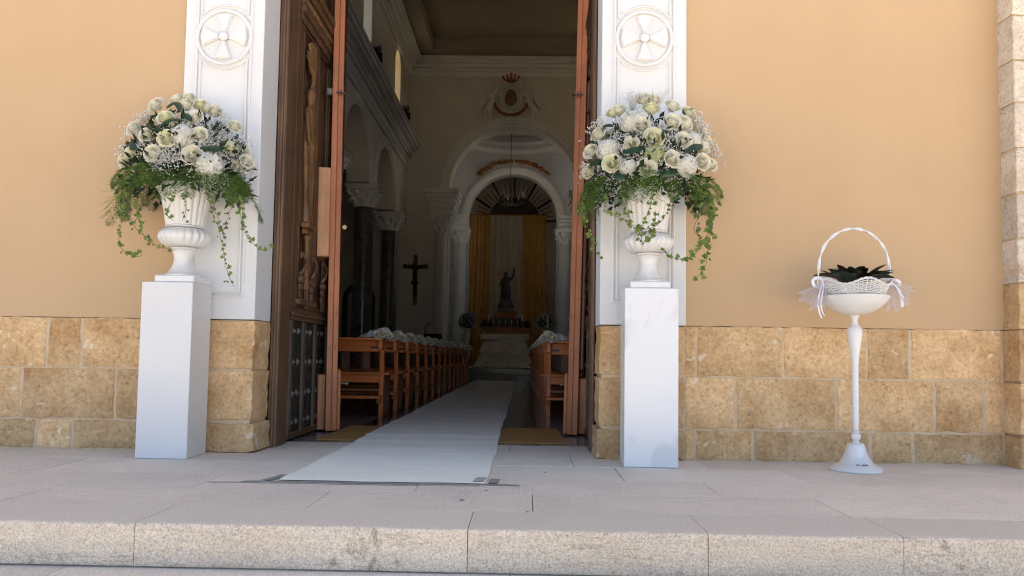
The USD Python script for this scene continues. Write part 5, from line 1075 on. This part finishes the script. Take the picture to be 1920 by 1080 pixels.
# drapes
def drape(px0, px1, lab, mt, flare, seed, Y=22.5):
    a0, a1 = at(px0, 403, Y), at(px1, 403, Y); ztop = a0[2]; n, m = 60, 14; V = []
    for j in range(m+1):
        v = j/m; z = ztop-(ztop-.34)*v
        for i in range(n+1):
            u = i/n; x = a0[0]+(a1[0]-a0[0])*u + flare[0]*(1-u)*v**2 + flare[1]*u*v**2
            V.append((x, Y+.045*math.sin(u*n*.62+seed+.5*math.sin(v*3+u*5))*(.5+.5*v)+.02*math.sin(u*17+seed*2), z))
    V = np.array(V); k = n+1; F = [(j*k+i, (j+1)*k+i, (j+1)*k+i+1, j*k+i+1) for j in range(m) for i in range(n)]
    obj('wall_drape', tm(V, np.array(F)), mt, smooth=True, label=lab, cat='drape')
drape(880, 921, 'saffron yellow drape hanging left behind the statue', M_yel, (-.35, -.02), 1)
drape(981, 1023, 'saffron yellow drape hanging right behind the statue', M_yel, (.02, .30), 2)
drape(919, 983, 'cream drape hanging between the two yellow drapes', M_wdr, (0, 0), 3, 22.58)
obj('drape_rod', tube([at(876, 402, 22.5), at(1027, 403, 22.5)], .025, 8), M_gold, label='rod along the top of the yellow and cream drapes', cat='rod')

# altar, cloths, tiered stand and statue
AXX, AY = -.62, 18.3
t = thing('altar', 'altar with lace-edged linen and draped cloth hanging in two tiers', 'altar', (AXX, AY, .33))
obj('altar_block', bx(-.62, .62, .05, .75, .001, .98), M_fl, t)
obj('mensa', bx(-.72, .72, -.02, .80, .981, 1.03, .008), M_stucco, t)
def skirt(w0, w1, z0, z1, y0, bulge, seed, sag=.0, n=56, m=10):
    V = []
    for j in range(m+1):
        v = j/m
        for i in range(n+1):
            u = -1+2*i/n; w = w0+(w1-w0)*v; sg = sag*(1-u*u)
            V.append((u*w, y0-bulge*v-.035*v*math.sin(u*14+seed+3*math.sin(u*3+v*2)), z0+(z1-z0)*v-sg*v*(1-v)*1.2+.01*math.sin(u*20)*(v > .95)))
    k = n+1; F = [(j*k+i, (j+1)*k+i, (j+1)*k+i+1, j*k+i+1) for j in range(m) for i in range(n)]
    return tm(np.array(V), np.array(F))
obj('lace_cloth', cat([bx(-.735, .735, -.035, .81, 1.0305, 1.038), skirt(.735, .735, 1.038, .86, -.04, .01, 1)]), M_cloth, t, smooth=60)
obj('draped_cloth', skirt(.62, .78, .80, .46, -.05, .10, 3, .10), M_cloth, t, smooth=60)
obj('draped_cloth', skirt(.70, .95, .46, .02, -.10, .16, 7, .16), M_cloth, t, smooth=60)
obj('satin_band', cat([ribbon([(s*.05, -.20, .43), (s*.30, -.21, .45), (s*.52, -.20, .44)], .018) for s in (-1, 1)]+[moved(trimesh.creation.icosphere(1, .035), (0, -.21, .45))]), M_sat, t)
t = thing('altar_stand', 'wooden stand with gilded edge behind the altar, under the statue', 'stand', (AXX-.03, 19.9, .33))
obj('cabinet', bx(-.68, .68, 0, .6, .001, 1.20), M_pewd, t); obj('gilded_edge', bx(-.72, .72, -.03, .62, 1.201, 1.30, .012), M_gold, t)
obj('tier', bx(-.52, .52, .08, .55, 1.301, 1.60, .02), M_dark, t); obj('tier', bx(-.36, .36, .15, .5, 1.601, 1.84, .02), M_gold, t)
for i, x in enumerate((-.56, -.4, -.2, .0, .2, .4, .56)):
    q = thing('candlestick', f'small dark candlestick with white candle on the gilded stand, {["leftmost", "second from left", "third from left", "middle", "third from right", "second from right", "rightmost"][i]}', 'candlestick', (AXX-.03+x, 19.93, 1.631), 0, 'candlesticks under the statue')
    obj('holder', lathe([(.045, 0), (.045, .01), (.012, .03), (.012, .10), (.03, .115), (.03, .12)], 14), M_gold, q, smooth=40); obj('candle', lathe([(.012, .121), (.012, .26 if abs(x) < .5 else .42)], 10), M_stucco, q)
for s, lab in ((-1, 'low dark plant left of the tiered stand'), (1, 'low dark plant right of the tiered stand')):
    r = np.random.default_rng(60+s); V, F = [], []
    for k in range(140):
        d = r.normal(0, 1, 3); d[2] = abs(d[2]); d /= np.linalg.norm(d); p = d*r.uniform(.05, .2); w = np.cross(d, r.normal(0, 1, 3)); w /= np.linalg.norm(w); o_ = len(V); V += [p, p+d*.05+w*.02, p+d*.1, p+d*.05-w*.02]; F += [(o_, o_+1, o_+2), (o_, o_+2, o_+3)]
    q = thing('potted_plant', lab, 'plant', (AXX-.03+s*.62, 19.95, 1.631)); obj('leaves', trimesh.Trimesh(np.array(V), np.array(F), process=False), M_fill, q, kind='stuff'); obj('pot', lathe([(.05, 0), (.07, .09)], 14), M_gold, q)
sp = at(948, 580, 20.22)
t = thing('statue', 'dark robed statue with raised right arm and staff cross, on a cloud base', 'statue', (sp[0], 20.22, 2.171))
S = (at(948, 507, 20.22)[2]-2.171)/1.95
def sc_(ch): return [[(tuple(np.array(p)*S), r*S) for p, r in c] for c in ch]
fg = body(sc_([[((0, 0, .48), .22), ((.01, 0, .9), .21), ((0, 0, 1.25), .19), ((0, 0, 1.52), .17), ((0, 0, 1.62), .07), ((-.01, -.02, 1.78), .10)], [((.17, 0, 1.50), .075), ((.28, -.04, 1.58), .06), ((.36, -.08, 1.72), .045), ((.37, -.08, 1.98), .035)], [((-.17, 0, 1.50), .075), ((-.24, -.08, 1.25), .06), ((-.26, -.2, 1.2), .04)], [((-.16, -.02, .5), .12), ((-.10, -.03, 1.2), .10)]]), .05, 4)
v = fg.vertices; v[:, 0] += .012*np.sin(np.arctan2(v[:, 1], v[:, 0])*8+v[:, 2]*2)*(v[:, 2] < 1.3*S)
obj('figure', trimesh.Trimesh(v, fg.faces, process=False), M_stat, t, smooth=True)
obj('cloud_base', cat([moved(trimesh.creation.icosphere(2, .2*S), (x*S, y*S, z*S)) for x, y, z in ((-.2, 0, .2), (.2, 0, .2), (0, -.1, .24), (0, .1, .2), (-.12, -.08, .4), (.13, -.05, .38))]+[lathe([(.42*S, 0), (.40*S, .1*S), (.3*S, .2*S)], 20)]), M_dark, t, smooth=50)
obj('staff_cross', cat([tube([(-.27*S, -.22*S, .55*S), (-.36*S, -.22*S, 1.95*S)], .014*S+.004, 6), bx(-.47*S, -.24*S, -.235*S, -.205*S, 1.74*S, 1.765*S)]), M_gold, t)
obj('hand', cat([tube([(.37*S, -.08*S, 1.96*S), ((.37+dx)*S, -.09*S, (2.10-abs(dx))*S)], .012*S, 5) for dx in (-.04, -.015, .015, .04)]), M_stat, t)

# ball bouquets on tall white stands, candle, lectern, microphone
for i, (px, py, lab) in enumerate(((877, 603, 'round bouquet of pale roses on a white stand left of the altar'), (1022, 605, 'round bouquet of pale roses on a white stand right of the altar'))):
    p = at(px, py, 17.5); z0 = .331
    q = thing('flower_stand', 'turned white flower stand left of the altar' if i == 0 else 'turned white flower stand right of the altar', 'stand', (p[0], 17.5, z0), 0, 'white altar flower stands')
    h = p[2]-z0-.2
    obj('turned_post', lathe([(.16, 0), (.15, .03), (.06, .06), (.05, h*.2), (.085, h*.35), (.045, h*.55), (.04, h*.6), (.075, h*.8), (.05, h*.93), (.10, h)], 20), M_stucco, q, smooth=50)
    t = thing('altar_bouquet', lab, 'bouquet', (p[0], 17.5, p[2]), 0, 'altar bouquets'); r = np.random.default_rng(31+i)
    obj('foliage_ball', moved(trimesh.creation.icosphere(3, .20), (0, 0, 0)), M_fill, t)
    for k in range(44):
        zz = 1-1.75*(k+.5)/44; an = k*2.39996; qq = math.sqrt(1-zz*zz); d = np.array([qq*math.cos(an), qq*math.sin(an), zz]); m = ROSES[k % 7].copy(); m.apply_scale(.047); m.apply_transform(frame(d)); m.apply_translation(d*.235*r.uniform(.92, 1.1)); obj('rose', m, M_blue, t)
p = at(1027, 640, 16.2)
q = thing('paschal_candle', 'tall pale candle on a thin dark stand right of the altar', 'candle', (p[0], 16.2, 0)); zc = at(1027, 617, 16.2)[2]
obj('stand', lathe([(.14, 0), (.13, .03), (.02, .06), (.018, zc-.06), (.05, zc-.03), (.05, zc)], 16), M_gold, q, smooth=40); obj('candle', lathe([(.032, zc+.001), (.032, at(1027, 590, 16.2)[2])], 14), M_stucco, q)
p = at(812, 632, 15.9)
q = thing('lectern', 'thin lectern with dark sloped top behind the left pews', 'lectern', (p[0], 15.9, 0)); m = bx(-.24, .24, -.17, .17, -.015, .015, .006); m.apply_transform(rot(-.45, [1, 0, 0]))
obj('reading_top', moved(m, (0, 0, p[2])), M_black, q); obj('post', lathe([(.17, 0), (.16, .02), (.022, .04), (.022, p[2]-.02)], 16), M_stud, q, smooth=40)
p = at(798, 612, 15.6)
q = thing('microphone_stand', 'thin bent microphone stand beside the lectern', 'microphone stand', (p[0], 15.6, 0)); obj('stand', tube(smoothpts([(0, 0, .02), (0, 0, 1.0), (0, 0, p[2]-.05), (.05, -.02, p[2]+.04), (.15, -.05, p[2]+.07)], 6), .010, 6), M_black, q, smooth=True); obj('foot', lathe([(.13, 0), (.12, .02), (.02, .03)], 16), M_black, q)
# chandelier
ch = at(957, 372, 19.1)
M_chg = simple('chandelier_bronze', (.05, .035, .02), .5, .3, 20, metallic=.4)
t = thing('chandelier', 'dark chandelier with curved arms hanging under the inner arch', 'chandelier', (ch[0], 19.1, ch[2]))
obj('cord', tube([(0, 0, .30), (0, 0, 10.0-ch[2])], .012, 6), M_black, t)
obj('body', lathe([(.02, -.25), (.06, -.2), (.09, -.12), (.04, -.02), (.03, .15), (.06, .2), (.02, .3)], 16), M_chg, t, smooth=50)
for k in range(8):
    a = k*PI/4+.2; c_, s_ = math.cos(a), math.sin(a)
    ar = obj('arm', tube(smoothpts([(.05*c_, .05*s_, -.1), (.25*c_, .25*s_, -.2), (.42*c_, .42*s_, -.08), (.45*c_, .45*s_, .04)], 5), .014, 6), M_chg, t, smooth=True)
    obj('candle', tube([(.45*c_, .45*s_, .045), (.45*c_, .45*s_, .17)], .012, 6), M_stucco, ar)
# spotlights on the cornice, wall lamp
for i, y in enumerate((14.55, 10.6)):
    t = thing('spotlight', ['small black spotlight on the cornice below the far high window', 'small black spotlight on the cornice below the nearer high window'][i], 'spotlight', (NL+.2, y, 6.781), 0, 'spotlights on the cornice')
    m = bx(-.09, .09, -.2, .2, -.07, .07, .01); m.apply_transform(rot(.5, [1, 0, 0])); obj('housing', moved(m, (.06, 0, .28)), M_black, t); obj('yoke', bx(-.1, .2, -.03, .03, 0, .2, .004), M_black, t)
M_lamp = mat('lamp_glow', {'e': ('emission', {'color': (1, .72, .42), 'strength': .12})}, [], surface='e.emission')
p = at(646, 426, 9.0)
t = thing('wall_lamp', 'small glowing globe lamp in the dark left aisle', 'lamp', p); obj('globe', trimesh.creation.icosphere(2, .04), M_lamp, t, smooth=True); obj('bracket', tube([(0, .0, -.05), (-.2, .1, -.12), (-.5, .1, -.05)], .012, 6), M_gold, t)
p = at(678, 632, 8.3)
t = thing('tall_candle', 'thin pale processional candle before the dark marble column', 'candle', (p[0], 8.3, 0)); zt = at(678, 562, 8.3)[2]
obj('pole', tube([(0, 0, .03), (0, 0, zt)], .012, 8), M_stucco, t); obj('foot', lathe([(.12, 0), (.11, .03), (.015, .05)], 16), M_gold, t)
print('prims', sum(1 for _ in stage.Traverse()))
